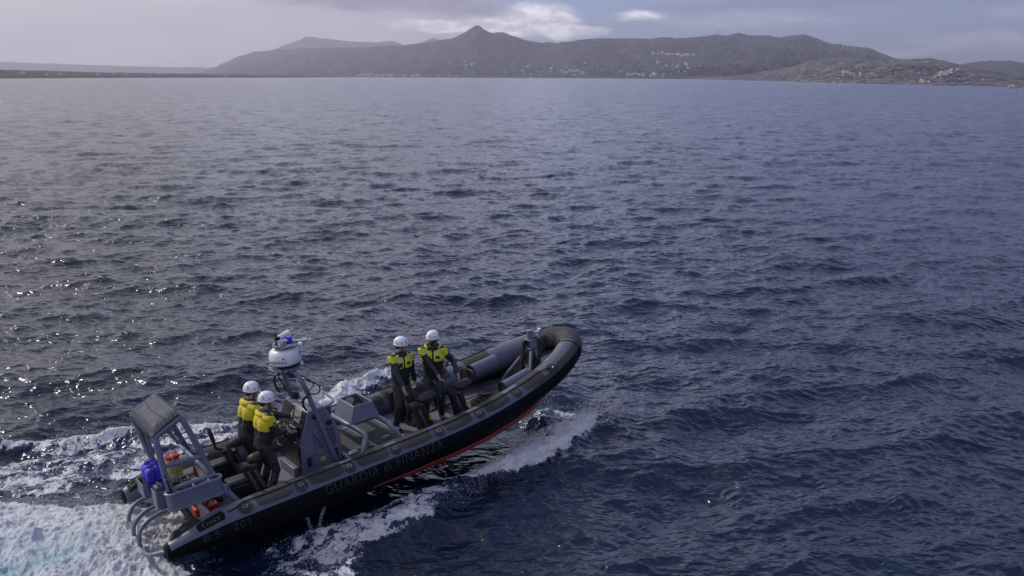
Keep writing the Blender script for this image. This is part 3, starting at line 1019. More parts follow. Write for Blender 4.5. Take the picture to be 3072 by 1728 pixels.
def text_tris(s, spacing=1.0, maxlen=0.08):
    """letters as triangles, unit height, starting at x=0"""
    cu = bpy.data.curves.new('lettering', 'FONT')
    cu.body = s
    cu.space_character = spacing
    cu.resolution_u = 3
    ob = bpy.data.objects.new('lettering', cu)
    COL.objects.link(ob)
    dg = bpy.context.evaluated_depsgraph_get()
    me = bpy.data.meshes.new_from_object(ob.evaluated_get(dg))
    bpy.data.objects.remove(ob)
    bmx = bmesh.new()
    bmx.from_mesh(me)
    bmesh.ops.triangulate(bmx, faces=bmx.faces)
    for _ in range(4):
        es = [e for e in bmx.edges if e.calc_length() > maxlen]
        if not es:
            break
        bmesh.ops.subdivide_edges(bmx, edges=es, cuts=1)
        bmesh.ops.triangulate(bmx, faces=bmx.faces)
    vs = [v.co.copy() for v in bmx.verts]
    fs = [[v.index for v in f.verts] for f in bmx.faces]
    bmx.free()
    bpy.data.meshes.remove(me)
    w_ = max(v.x for v in vs)
    return vs, fs, w_


def text_on(mb, s, fn, width=None, height=None, spacing=1.0, maxlen=0.08):
    """fn(u metres along, v metres up) -> point"""
    vs, fs, w_ = text_tris(s, spacing, maxlen)
    hmax = 0.73
    sc_y = height / hmax
    sc_x = (width / w_) if width else sc_y
    mb.add([fn(p.x * sc_x, p.y * sc_y) for p in vs], fs)


# ------------------------------------------------------------------ materials for the boat
M_GREY = mat('grey_tube_fabric', (0.088, 0.095, 0.135), 0.40, var=0.08, scale=2.5, bump=0.12, bscale=14)
M_BLACK = mat('black_tube_fabric', (0.005, 0.0055, 0.007), 0.7, var=0.2, scale=3, bump=0.1, bscale=14, spec=0.12)
M_PAD = mat('antislip_rubber', (0.030, 0.029, 0.030), 0.8, var=0.15, scale=8, bump=0.25, bscale=160)
M_CAP = mat('bow_cover_fabric', (0.040, 0.037, 0.038), 0.75, var=0.12, scale=5, bump=0.2, bscale=60)
M_HULL = mat('black_hull_paint', (0.005, 0.006, 0.009), 0.55, var=0.25, scale=2, bump=0.05, bscale=10, spec=0.15)
M_RED = mat('red_boot_stripe', (0.28, 0.024, 0.009), 0.45, var=0.10, scale=3)
M_PAINT = mat('grey_painted_metal', (0.140, 0.148, 0.205), 0.38, var=0.08, scale=7, bump=0.04, bscale=60)
M_PAINTD = mat('dark_grey_paint', (0.050, 0.054, 0.074), 0.5, var=0.12, scale=7, bump=0.04, bscale=60)
M_DECK = mat('deck_nonslip', (0.115, 0.115, 0.14), 0.65, var=0.16, scale=3, bump=0.2, bscale=180)
M_MAT = mat('dark_deck_mat', (0.045, 0.045, 0.045), 0.8, var=0.2, scale=6, bump=0.3, bscale=150)
M_BLK = mat('black_plastic', (0.006, 0.006, 0.007), 0.45, var=0.25, scale=9)
M_BLKR = mat('black_rubber', (0.008, 0.008, 0.009), 0.7, var=0.25, scale=9, bump=0.15, bscale=70)
M_SEAT = mat('seat_vinyl', (0.022, 0.022, 0.022), 0.6, var=0.15, scale=8, bump=0.08, bscale=40)
M_WHITE = mat('white_plastic', (0.72, 0.72, 0.74), 0.3, var=0.05, scale=5)
M_ANT = mat('grey_whip', (0.34, 0.34, 0.38), 0.5, var=0.05)
M_STEEL = mat('steel', (0.45, 0.45, 0.47), 0.3, metal=0.9, var=0.1, scale=12)
M_COVER = mat('canopy_cloth', (0.048, 0.053, 0.072), 0.7, var=0.08, scale=4, bump=0.15, bscale=9)
M_TXTD = mat('dark_lettering', (0.022, 0.024, 0.030), 0.6, var=0.1)
M_TXTW = mat('grey_lettering', (0.20, 0.20, 0.22), 0.6, var=0.12)
M_TXTN = mat('navy_lettering', (0.02, 0.025, 0.06), 0.4, var=0.05)
M_BLUE = mat('violet_blue_plastic', (0.042, 0.032, 0.50), 0.38, var=0.10, scale=9, bump=0.1, bscale=30)
M_LBLUE = mat('blue_beacon_lens', (0.03, 0.03, 0.55), 0.15, var=0.05, coat=0.6)
M_YEL = mat('yellow_barrel_plastic', (0.50, 0.44, 0.10), 0.45, var=0.12, scale=6)
M_REDP = mat('red_plastic', (0.55, 0.02, 0.02), 0.35, var=0.1)
M_ORG = mat('orange_plastic', (0.38, 0.04, 0.012), 0.5, var=0.12)
M_PINK = mat('pale_pink_plastic', (0.45, 0.20, 0.17), 0.5, var=0.1)
M_STRAP = mat('pale_strap', (0.42, 0.36, 0.30), 0.8, var=0.15)
M_STICK = mat('yellow_sticker', (0.42, 0.40, 0.02), 0.5, var=0.08)
M_TEAL = mat('teal_band', (0.01, 0.09, 0.13), 0.4, var=0.1)
M_ROPE = mat('dark_rope', (0.022, 0.022, 0.018), 0.9, var=0.4, scale=30, bump=0.5, bscale=120)
M_SCREEN = mat('grey_panel_cover', (0.24, 0.24, 0.23), 0.35, var=0.1, scale=14)
M_GLASSY = mat('clear_acrylic', (0.80, 0.84, 0.90), 0.12, var=0.02, alpha=0.22, coat=0.3)

boat = bpy.data.objects.new('inflatable_boat', None)
COL.objects.link(boat)
BMAT = Matrix(BM.tolist()).to_4x4()
BMAT.translation = Vector(B_O.tolist())
boat.matrix_world = BMAT
tag(boat, 'grey and black rigid inflatable patrol boat with red stripe and radar mast on the sea',
    'boat')


def thing(name, base, label, cat, group=None):
    o = bpy.data.objects.new(name, None)
    COL.objects.link(o)
    mm = BMAT.copy()
    mm.translation = BMAT @ Vector(base)
    o.matrix_world = mm
    o.empty_display_size = 0.2
    return tag(o, label, cat, group)


def group_part(name, parent):
    o = bpy.data.objects.new(name, None)
    COL.objects.link(o)
    o.parent = parent
    return o


# ---- the tube
PATH = [(0.0, -1.17, -0.02), (0.8, -1.17, 0.0), (2.0, -1.15, 0.0), (3.5, -1.13, 0.0), (5.0, -1.10, 0.01), (6.0, -1.045, 0.05),
        (6.8, -0.965, 0.13), (7.5, -0.87, 0.235), (8.1, -0.72, 0.345), (8.6, -0.51, 0.455), (8.93, -0.27, 0.535), (9.06, 0.0, 0.57)]
PATH = PATH + [(x, -y, z) for x, y, z in PATH[-2::-1]]
ctr = catmull(PATH, 12)
L_ = [0.0]
for a, b in zip(ctr[:-1], ctr[1:]):
    L_.append(L_[-1] + (b - a).length)
LT = L_[-1]
CX = np.array([p.x for p in ctr])
CYv = np.array([p.y for p in ctr])
CZ = np.array([p.z for p in ctr])
LS = np.array(L_)
TR = 0.272


def tube_c(s):
    return V(float(np.interp(s, LS, CX)), float(np.interp(s, LS, CYv)), float(np.interp(s, LS, CZ)))


def tube_p(s, phi, off=0.0):
    """surface point of the starboard-to-port tube; phi degrees: 0 outboard, 90 up, 180 inboard"""
    c = tube_c(s)
    t = (tube_c(min(s + 0.02, LT)) - tube_c(max(s - 0.02, 0))).normalized()
    upv = V(0, 0, 1)
    outv = t.cross(upv).normalized()
    upv = outv.cross(t).normalized()
    a = radians(phi)
    r = TR
    e = min(s, LT - s)
    if e < 0.85:
        k = e / 0.85
        r = TR * (0.42 + 0.58 * k ** 0.75)
        c = c - V(0, 0, (TR - r) * 0.55)
    return c + (outv * cos(a) + upv * sin(a)) * (r + off)


def s_of_x(x, side=-1):
    """arc length where the starboard (-1) or port (+1) limb reaches boat x"""
    h = len(ctr) // 2
    s = float(np.interp(x, CX[:h + 1], LS[:h + 1]))
    return s if side < 0 else LT - s


NS, NP = 300, 72
tb = MB()
ss_ = np.concatenate([np.linspace(0, 0.9, 30, endpoint=False), np.linspace(0.9, LT - 0.9, NS), np.linspace(LT - 0.9, LT, 30)[1:]])
phis = [-90 + 360.0 * k / NP for k in range(NP)]
vs = [tube_p(s, p) for s in ss_ for p in phis]
tb.v = vs
n_s = len(ss_)
for i in range(n_s - 1):
    s = ss_[i]
    c = tube_c(s)
    for k in range(NP):
        ph_ = phis[k] + 180.0 / NP
        mi = 0 if 25 < ph_ < 232 else 1
        if abs(c.y) < 0.40 and c.x > 8:
            mi = 2 if -40 < ph_ < 190 else 1
        elif c.x > 6.9 and 25 < ph_ < 25 + min(34, (c.x - 6.9) * 30):
            mi = 2
        if min(s, LT - s) < 0.06:
            mi = 1
        tb.f.append([i * NP + k, i * NP + (k + 1) % NP, (i + 1) * NP + (k + 1) % NP, (i + 1) * NP + k])
        tb.m.append(mi)
for base_i in (0, n_s - 1):
    tb.f.append([base_i * NP + k for k in range(NP)])
    tb.m.append(1)
tb.build('buoyancy_tube', [M_GREY, M_BLACK, M_CAP], boat)

# seam beadings where colours meet, and the cover hems
sm_ = MB()
for ph_ in (25,):
    for side in (-1, 1):
        pts = [tube_p(s_of_x(x, side), ph_, 0.004) for x in np.linspace(0.1, 8.8, 90)]
        sm_.tube(pts, 0.007, 5)
for side in (-1, 1):
    se = s_of_x(8.735, side)
    sm_.tube([tube_p(se, p, 0.005) for p in range(-30, 195, 6)], 0.009, 5)
sm_.build('tube_seam', M_BLACK, boat)


def patch(x0, x1, p0, p1, side, off=0.006, pw=4.0, nu=22, nv=12, thick=0.006):
    """rounded patch glued on the tube"""
    mb = MB()
    for o_, fl in ((off, False), (off - thick, True)):
        vs, fs = [], []
        for i in range(nu + 1):
            u = -1 + 2 * i / nu
            u = math.copysign(abs(u) ** 0.8, u) if pw > 2.5 else sin(u * pi / 2)
            hw = max(0.0, 1 - abs(u) ** pw) ** (1.0 / pw)
            x = (x0 + x1) / 2 + u * (x1 - x0) / 2
            s = s_of_x(x, side)
            for j in range(nv + 1):
                v = (-1 + 2 * j / nv) * hw
                vs.append(tube_p(s, (p0 + p1) / 2 + v * (p1 - p0) / 2, o_))
        if fl:
            continue
        for i in range(nu):
            for j in range(nv):
                a = i * (nv + 1) + j
                fs.append((a, a + 1, a + nv + 2, a + nv + 1))
        mb.add(vs, fs)
    return mb


for side in (-1, 1):
    for x0, x1 in ((1.42, 2.02), (2.32, 2.92), (3.20, 3.80), (4.07, 4.70), (5.02, 5.62), (5.96, 6.56), (6.98, 7.56)):
        patch(x0 - 0.03, x1 + 0.03, 38, 150, side, pw=5).build('grip_pad', M_PAD, boat)
    for x in (1.22, 2.16, 3.04, 3.94, 4.86, 5.80, 6.78, 7.82):
        dsc = patch(x - 0.115, x + 0.115, 32, 80, side, off=0.009, pw=2.0).build('ring_patch', M_PAD, boat)
        rg = MB()
        s = s_of_x(x, side)
        rg.tube([tube_p(s + 0.035 * cos(a), 58 + 6 * sin(a), 0.022) for a in np.linspace(0, 2 * pi, 14)[:-1]], 0.006, 5, closed=True)
        rg.build('ring', M_STEEL, dsc)
    if True:
        mbp = patch(0.0, 0.0001, 0, 1, side) if False else None
        # inboard discs on the facing side of each limb
    for x in (2.17, 3.06, 3.94, 4.86, 5.79, 6.77):
        patch(x - 0.115, x + 0.115, 112, 160, side, off=0.008, pw=2.0).build('ring_patch', M_PAD, boat)
    # life line running over the crown
    pts = []
    for x in np.linspace(0.95, 7.84, 120):
        sag = abs(sin((x - 0.33) / 0.915 * pi))
        pts.append(tube_p(s_of_x(x, side), 78 - 14 * (1 - smooth(np.array([x]), 1.0, 1.3)[0]) - 16 * smooth(np.array([x]), 7.5, 7.84)[0] - 1.5 * sag, 0.016))
    rl = MB()
    rl.tube(pts, 0.011, 6)
    rl.build('life_line', M_ROPE, boat)

# lettering and maker's plate on both sides
for side in (-1, 1):
    def on_tube(x_start, phi0, off):
        sg = 1 if side < 0 else -1
        def f_(u, v):
            s = s_of_x(x_start, side) + u
            return tube_p(s, phi0 + math.degrees(v / TR), off)
        return f_
    lt = MB()
    if side < 0:
        text_on(lt, "GUARDIA di FINANZA", on_tube(2.50, -10, 0.005), width=2.35, height=0.175, spacing=1.12)
        lt.build('lettering', M_TXTD, boat)
        lt = MB()
        text_on(lt, "B.S.  201", on_tube(0.50, -4, 0.005), width=0.72, height=0.125, spacing=1.15)
        lt.build('lettering', M_TXTD, boat)
        pl = patch(0.47, 0.90, 42, 78, side, off=0.006, pw=7).build('maker_plate', M_BLACK, boat)
        lt = MB()
        text_on(lt, "MST", on_tube(0.61, 49, 0.010), width=0.22, height=0.06)
        s0 = s_of_x(0.60, side)
        for k, rr_ in enumerate((0.050, 0.036)):
            arc = [tube_p(s0 - rr_ * sin(a) * 1.0 + 0.0, 59 + math.degrees(rr_ * cos(a) / TR), 0.011) for a in np.linspace(0.25, 2.7, 12)]
            lt.tube(arc, 0.005, 4)
        lt.build('emblem', mat('emblem_grey', (0.065, 0.07, 0.085), 0.6), pl)
    else:
        text_on(lt, "GUARDIA di FINANZA", lambda u, v: tube_p(s_of_x(4.87, 1) + u, -10 + math.degrees(v / TR), 0.005),
                width=2.35, height=0.175, spacing=1.12)
        lt.build('lettering', M_TXTD, boat)

# lacing inside the bow cover
lc = MB()
hs = LT / 2
for side in (-1, 1):
    for k in range(7):
        sA = hs + side * (0.40 + 0.0 * k)
        a = 132 + k * 9
        lc.tube([tube_p(sA + side * 0.02, a, 0.015), tube_p(sA + side * 0.14, a + 4, 0.015), tube_p(sA + side * 0.02, a + 7, 0.015)], 0.008, 5)
lc.build('cover_lacing', M_BLK, boat)

# patch of wet shine-free repair cloth on the bow tube
patch(7.9, 8.25, 96, 128, -1, off=0.004, pw=2.2).build('repair_patch', mat('repair_cloth', (0.12, 0.125, 0.16), 0.6), boat)

# ---- hull
hx = [0.75, 1.5, 3.0, 4.5, 5.5, 6.2, 6.8, 7.4, 7.9, 8.3, 8.6, 8.8]
zc_ = [-0.32, -0.41, -0.43, -0.43, -0.42, -0.40, -0.35, -0.26, -0.15, -0.02, 0.12, 0.24]
zk_ = [-0.50, -0.80, -0.86, -0.85, -0.83, -0.80, -0.74, -0.63, -0.48, -0.28, -0.05, 0.14]
hxx = np.linspace(0.75, 8.8, 70)


def hsec(x):
    c = tube_c(s_of_x(x, -1))
    yt = -c.y
    zc1, zk1 = float(np.interp(x, hx, zc_)), float(np.interp(x, hx, zk_))
    cw = yt * float(np.interp(x, [0, 6, 7.5, 8.5, 8.8], [0.945, 0.93, 0.86, 0.62, 0.3]))
    return yt, c.z, zc1, zk1, cw


hb = MB()
rings = []
for x in hxx:
    yt, tz, zc1, zk1, cw = hsec(x)
    sec = [(yt - 0.02, tz - 0.20), (cw + 0.03, zc1 + 0.05), (cw, zc1), (cw * 0.97, zc1 - 0.03), (cw * 0.94, zc1 - 0.11), (cw * 0.55, (zc1 - 0.11) * 0.45 + zk1 * 0.55), (0.0, zk1)]
    full = [(x, -y, z) for y, z in sec] + [(x, y, z) for y, z in sec[-2::-1]]
    rings.append(full)
nv_ = len(rings[0])
hb.add([p for r_ in rings for p in r_], [(i * nv_ + k, i * nv_ + k + 1, (i + 1) * nv_ + k + 1, (i + 1) * nv_ + k)
                                        for i in range(len(rings) - 1) for k in range(nv_ - 1)] + [tuple(range(nv_))])
hb.build('hull', M_HULL, boat)
for side in (-1, 1):
    rb_ = MB()
    vs = []
    xs = np.linspace(3.55, 8.45, 70)
    for x in xs:
        yt, tz, zc1, zk1, cw = hsec(x)
        wdt = 0.11 * float(np.interp(x, [3.55, 4.3, 7.6, 8.45], [0.05, 0.85, 0.9, 0.15]))
        vs += [(x, side * (cw + 0.006), zc1 - 0.005), (x, side * (cw + 0.012), zc1 - 0.02), (x, side * (cw * 0.97 + 0.008), zc1 - 0.005 - wdt)]
    rb_.add(vs, [(i * 3 + k, i * 3 + k + 1, i * 3 + k + 4, i * 3 + k + 3) for i in range(len(xs) - 1) for k in (0, 1)])
    rb_.build('boot_stripe', M_RED, boat)

# ---- deck
dk = MB()
DZ = -0.12
xs = np.linspace(0.78, 7.75, 50)
vs = []
for x in xs:
    yt = -tube_c(s_of_x(x, -1)).y - 0.12
    vs += [(x, -yt, DZ), (x, yt, DZ), (x, yt, DZ - 0.04), (x, -yt, DZ - 0.04)]
dk.add(vs, [(i * 4 + k, i * 4 + (k + 1) % 4, i * 4 + 4 + (k + 1) % 4, i * 4 + 4 + k) for i in range(len(xs) - 1) for k in range(4)])
deck = dk.build('deck', M_DECK, boat)
gr = MB()
for y in (-0.62, -0.28, 0.28, 0.62):
    gr.box((5.9, y, DZ + 0.006), (2.7, 0.028, 0.012))
for x in (4.75, 5.9, 7.1):
    gr.box((x, 0, DZ + 0.005), (0.03, 1.5, 0.009))
gr.build('deck_track', M_PAINTD, deck)
# bow well: sloping bulkhead and inner floor
bw = MB()
bw.hexa([(7.72, -0.68, DZ - 0.05), (7.78, -0.68, DZ - 0.05), (7.78, 0.68, DZ - 0.05), (7.72, 0.68, DZ - 0.05)],
        [(8.0, -0.60, 0.16), (8.06, -0.60, 0.16), (8.06, 0.60, 0.16), (8.0, 0.60, 0.16)])
bw.add([(8.03, -0.66, 0.165), (8.03, 0.66, 0.165), (8.85, 0.25, 0.42), (8.85, -0.25, 0.42)], [(0, 1, 2, 3)])
bw.build('bow_locker', M_PAINTD, boat, bevel=0.01)
# transom
tr = MB()
tr.box((0.78, 0, -0.16), (0.06, 1.86, 0.62))
tr.build('transom', M_PAINT, boat, bevel=0.01)

# ---- engine box between the frame legs
eb = MB()
eb.box((0.98, 0.28, 0.04), (0.52, 1.0, 0.34))
eb.box((0.62, 0.30, 0.20), (0.42, 0.80, 0.06))
eb.build('engine_box', M_PAINTD, boat, bevel=0.02)

# ---- stern guard hoops
gd = MB()
R_ = 0.034
for y0, y1, xa in ((0.62, 0.50, -0.12), (0.20, 0.08, -0.16), (-0.10, -0.22, -0.16)):
    gd.tube(catmull([(0.85, y0 + 0.1, 0.04), (0.45, y0, 0.03), (0.1, (y0 + y1) / 2 + 0.02, 0.0), (xa + 0.05, y1, -0.12), (xa, y1 - 0.03, -0.38)], 8), R_, 10)
gd.tube(catmull([(-0.10, -0.34, -0.36), (-0.16, -0.50, -0.30), (-0.17, -0.75, -0.24), (-0.12, -0.95, -0.17), (0.06, -1.10, -0.12)], 8), R_, 10)
gd.build('stern_guard', M_PAINT, boat)

# ---- aft arch
fr = group_part('aft_arch', boat)
RL = 0.047
legs = [
    [(0.70, -0.60, 1.70), (0.78, -0.64, 1.45), (0.98, -0.72, 0.70), (1.08, -0.76, 0.45), (1.28, -0.86, 0.10)],
    [(0.29, -0.60, 1.50), (0.29, -0.66, 1.30), (0.33, -0.76, 0.62), (0.52, -0.84, 0.42)],
    [(0.69, 0.60, 1.70), (0.78, 0.64, 1.45), (1.02, 0.72, 0.70), (1.28, 0.86, 0.10)],
    [(0.29, 0.60, 1.50), (0.33, 0.64, 1.30), (0.48, 0.74, 0.62), (0.72, 0.86, 0.12)],
]
for p in legs:
    mb = MB()
    mb.tube(catmull(p, 6), RL, 14)
    mb.build('leg', M_PAINT, fr)
for p in ([(0.33, -0.42, 1.46), (0.31, -0.52, 1.10), (0.36, -0.70, 0.70)], [(0.42, 0.52, 1.52), (0.44, 0.60, 1.15), (0.50, 0.72, 0.66)]):
    br = MB()
    br.tube(catmull(p, 6), 0.034, 12)
    br.build('brace', M_PAINT, fr)
cb = MB()
cb.tube([(0.33, -0.67, 1.02), (0.87, -0.69, 1.00)], 0.036, 12)
cb.tube([(0.40, 0.68, 1.02), (0.92, 0.69, 1.00)], 0.036, 12)
cb.tube([(0.62, -0.55, 1.28), (0.66, 0.62, 1.30)], 0.036, 12)
cb.tube([(0.33, -0.76, 0.66), (1.02, -0.76, 0.66)], 0.036, 12)
cb.tube([(0.95, -0.70, 0.68), (0.95, 0.72, 0.68)], 0.032, 12)
cb.box((0.88, -0.69, 1.00), (0.20, 0.09, 0.012))
cb.box((0.34, -0.74, 0.86), (0.16, 0.13, 0.012))
cb.tube([(0.29, -0.6, 1.49), (0.70, -0.6, 1.69)], 0.04, 12)
cb.tube([(0.29, 0.6, 1.49), (0.70, 0.6, 1.69)], 0.04, 12)
cb.tube([(0.70, -0.6, 1.69), (0.70, 0.6, 1.69)], 0.04, 12)
cb.tube([(0.29, -0.6, 1.49), (0.29, 0.6, 1.49)], 0.04, 12)
cb.build('cross_bar', M_PAINT, fr)
# laced cloth cover on the arch
A_, B_, C_, D_ = V(0.27, 0.60, 1.52), V(0.72, 0.54, 1.76), V(0.73, -0.62, 1.76), V(0.27, -0.62, 1.53)
n1 = 26
vs, fs = [], []
rws = [(0.0, -0.13, 0.90), (0.0, -0.07, 0.985), (0.0, 0.0, 1.0)]
cv = MB()
for i in range(n1 + 1):
    for j in range(n1 + 1):
        u, v = i / n1, j / n1
        p = (A_ * (1 - u) + B_ * u) * (1 - v) + (D_ * (1 - u) + C_ * u) * v
        eu, ev = 1 - abs(2 * u - 1), 1 - abs(2 * v - 1)
        bulge = 0.08 * min(1, eu * 3.0) ** 0.6 * min(1, ev * 4.5) ** 0.6
        sagm = 0.02 * max(0, 1 - abs(v - 0.5) * 2.2) * eu
        fold = 0.020 * (vnoise(np.array([u * 2.1 + 2]), np.array([v * 2.6]))[0] - 0.5)
        pinch = 0.02 * (1 - eu) * sin(v * 40) ** 2 + 0.02 * (1 - ev) * sin(u * 25) ** 2
        vs.append(p + V(-0.03, 0, 0.02 + bulge - sagm + fold - pinch))
for i in range(n1):
    for j in range(n1):
        a = i * (n1 + 1) + j
        fs.append((a, a + 1, a + n1 + 2, a + n1 + 1))
cv.add(vs, fs)
edge = [(i, 0) for i in range(n1 + 1)] + [(n1, j) for j in range(1, n1 + 1)] + [(i, n1) for i in range(n1 - 1, -1, -1)] + [(0, j) for j in range(n1 - 1, 0, -1)]
cen = (A_ + B_ + C_ + D_) / 4
top = [vs[i * (n1 + 1) + j] for i, j in edge]
low = []
for k, p in enumerate(top):
    dn = 0.10 + 0.035 * abs(sin(k * 0.9))
    low.append(p + (cen - p) * 0.05 + V(0.0, 0, -dn * 0.75))
m0 = len(edge)
cv.add(top + low, [(k, (k + 1) % m0, m0 + (k + 1) % m0, m0 + k) for k in range(m0)])
cover = cv.build('cloth_cover', M_COVER, fr)
lc = MB()
for k in range(0, m0, 3):
    p = low[k]
    q_ = low[(k + 2) % m0]
    lc.tube([p, (p + q_) / 2 + V(0, 0, -0.05), q_], 0.008, 5)
lc.build('lacing', M_BLK, cover)
# side bin with rounded rails
bn = MB()
def bin_ring(z, k=1.0):
    pts = []
    for a in np.linspace(-90, 90, 9):
        pts.append((0.98 + 0.09 * cos(radians(a)) * k, -0.86 + 0.09 * sin(radians(a)), z))
    for a in np.linspace(90, 270, 9):
        pts.append((0.31 + 0.09 * cos(radians(a)) * k, -0.86 + 0.09 * sin(radians(a)), z))
    return pts
bn.tube(bin_ring(0.66), 0.024, 8, closed=True)
bn.tube(bin_ring(0.40), 0.018, 8, closed=True)
ra, rb2 = bin_ring(0.65), bin_ring(0.40)
k9 = len(ra)
keepf = [i for i in range(k9) if i not in (8,)]
bn.add(ra + rb2, [(i, (i + 1) % k9, k9 + (i + 1) % k9, k9 + i) for i in keepf] + [tuple(range(k9, 2 * k9))])
bn.build('side_bin', M_PAINT, fr)
bt = MB()
for x in (0.62, 0.85):
    bt.tube([(x, -0.945, 0.66), (x, -0.945, 0.72)], 0.012, 6)
bt.build('bolt', M_WHITE, fr)
cbl = MB()
cbl.tube(catmull([(0.70, -0.50, 1.66), (0.80, -0.42, 1.50), (0.86, -0.36, 1.35), (0.74, -0.2, 1.26), (0.60, -0.1, 1.3)], 6), 0.011, 6)
cbl.tube(catmull([(0.32, -0.55, 1.48), (0.29, -0.68, 1.1), (0.30, -0.79, 0.8), (0.36, -0.8, 0.5)], 6), 0.012, 6)
cbl.build('cable', M_BLK, fr)
sl = MB()
sl.box((0.63, -0.05, 1.36), (0.10, 0.2, 0.02))
sl.box((0.63, -0.05, 1.39), (0.05, 0.12, 0.04))
sl.build('deck_lamp', mat('lamp_brass', (0.42, 0.38, 0.25), 0.4), fr)
an = MB()
an.tube([(0.47, 0.0, 1.62), (0.08, 0.0, 2.80)], [0.007, 0.0025], 6)
an.build('whip_antenna', M_ANT, fr)
# round buoy and roll on the port side of the arch
bz = MB()
bz.tube([(1.05, 0.42, 0.62), (1.12, 0.28, 0.62)], 0.075, 14)
bz.build('roll', M_PAINT, fr, bevel=0.02)
bz = MB()
bz.tube([(0.98, -0.70, 0.36), (1.16, -0.84, 0.36)], 0.10, 14)
bz.build('roll', M_PAINT, fr, bevel=0.02)

# tarpaulin bundles on the tube ends
for side, nm in ((-1, 's'), (1, 'p')):
    tp = MB()
    n1 = 14
    vs, fs = [], []
    for i in range(n1 + 1):
        for j in range(n1 + 1):
            u, v = i / n1, j / n1
            s = (0.10 + 0.48 * u) if side < 0 else LT - (0.10 + 0.48 * u)
            bump_ = 0.05 * min(1, 4 * u * (1 - u) * 2) * min(1, 4 * v * (1 - v) * 2) * (0.4 + 1.3 * float(vnoise(np.array([u * 5.1 + side]), np.array([v * 6.3]))[0]))
            vs.append(tube_p(s, 84 + 66 * v * (1 - 0.35 * u), 0.004 + bump_))
    for i in range(n1):
        for j in range(n1):
            a = i * (n1 + 1) + j
            fs.append((a, a + 1, a + n1 + 2, a + n1 + 1))
    tp.add(vs, fs)
    tp.build('tarpaulin', M_BLKR, boat)
# ------------------------------------------------------------------ console
con = group_part('helm_console', boat)
side_poly = [(2.54, -0.11), (2.58, 0.30), (2.60, 0.57), (2.79, 1.04), (3.12, 1.06), (3.30, 0.62), (3.34, 0.45), (3.34, -0.11)]
sh = MB()
sh.prism(side_poly, 1, -0.46, 0.46)
sh.build('console_body', M_PAINT, con, bevel=0.025)
# black instrument fascia on the aft face
def fas(u, v, off=0.0):
    """u across (-1..1 starboard to port), v up the sloping face 0..1, off outward"""
    a, b = V(2.60, 0, 0.57), V(2.79, 0, 1.04)
    p = a + (b - a) * v
    nrm = V(-(b - a).z, 0, (b - a).x).normalized()
    return p + V(0, u * 0.43, 0) + nrm * off
fb_ = MB()
fb_.hexa([fas(-1, 0.02, 0.0), fas(1, 0.02, 0.0), fas(1, 0.02, 0.02), fas(-1, 0.02, 0.02)],
         [fas(-1, 0.98, 0.0), fas(1, 0.98, 0.0), fas(1, 0.98, 0.02), fas(-1, 0.98, 0.02)])
fb_.box((2.555, 0, 0.22), (0.02, 0.84, 0.60))
fascia = fb_.build('instrument_panel', M_BLK, con, bevel=0.006)


def plate(u0, u1, v0, v1, o0, o1, name, m_, par, bev=0.004):
    mb = MB()
    mb.hexa([fas(u0, v0, o0), fas(u1, v0, o0), fas(u1, v0, o1), fas(u0, v0, o1)],
            [fas(u0, v1, o0), fas(u1, v1, o0), fas(u1, v1, o1), fas(u0, v1, o1)])
    return mb.build(name, m_, par, bevel=bev)


plate(-0.80, -0.20, 0.52, 0.98, 0.020, 0.045, 'screen_cover', M_SCREEN, con, 0.01)
plate(0.15, 0.85, 0.42, 0.96, 0.020, 0.030, 'dark_display', M_BLKR, con)
plate(-0.05, 0.08, 0.48, 0.80, 0.020, 0.034, 'small_display', M_SCREEN, con)
plate(-0.78, -0.22, 0.08, 0.40, 0.020, 0.07, 'radio_box', M_BLKR, con)
kn = MB()
for k in range(26):
    u, v = random.uniform(-0.9, 0.92), random.uniform(0.05, 0.95)
    if -0.82 < u < -0.18 and v > 0.48:
        continue
    kn.tube([fas(u, v, 0.02), fas(u, v, 0.055)], random.choice((0.008, 0.012, 0.016)), 7)
for k in range(10):
    kn.box(fas(-0.72 + k * 0.055, 0.24 + 0.08 * (k % 2), 0.075), (0.012, 0.018, 0.03))
kn.build('switch', M_STEEL, con, bevel=0)
ro = MB()
for v in (0.10, 0.36):
    ro.tube([fas(-0.72, v, 0.085), fas(-0.30, v, 0.085)], 0.012, 7)
ro.build('grab_handle', M_STEEL, con)
# steering wheel
wh = MB()
wc = V(2.44, -0.12, 0.62)
wn_ = V(-0.85, 0, 0.52).normalized()
wu = wn_.cross(V(0, 1, 0)).normalized()
wh.tube([wc + (V(0, 1, 0) * cos(a) + wu * sin(a)) * 0.17 for a in np.linspace(0, 2 * pi, 28)[:-1]], 0.015, 8, closed=True)
for a in (0.5, 2.6, 4.7):
    wh.tube([wc - wn_ * 0.03, wc + (V(0, 1, 0) * cos(a) + wu * sin(a)) * 0.17], 0.011, 6)
wh.tube([wc, wc - wn_ * 0.18], 0.03, 8)
wh.build('steering_wheel', M_BLK, con)
# throttle levers starboard of the wheel
th_ = MB()
th_.box((2.50, -0.40, 0.70), (0.16, 0.12, 0.12))
th_.tube([(2.46, -0.38, 0.72), (2.36, -0.42, 0.88)], 0.014, 8)
th_.ball((2.35, -0.43, 0.90), 0.028, 10)
th_.build('throttle', M_BLK, con, bevel=0.008)
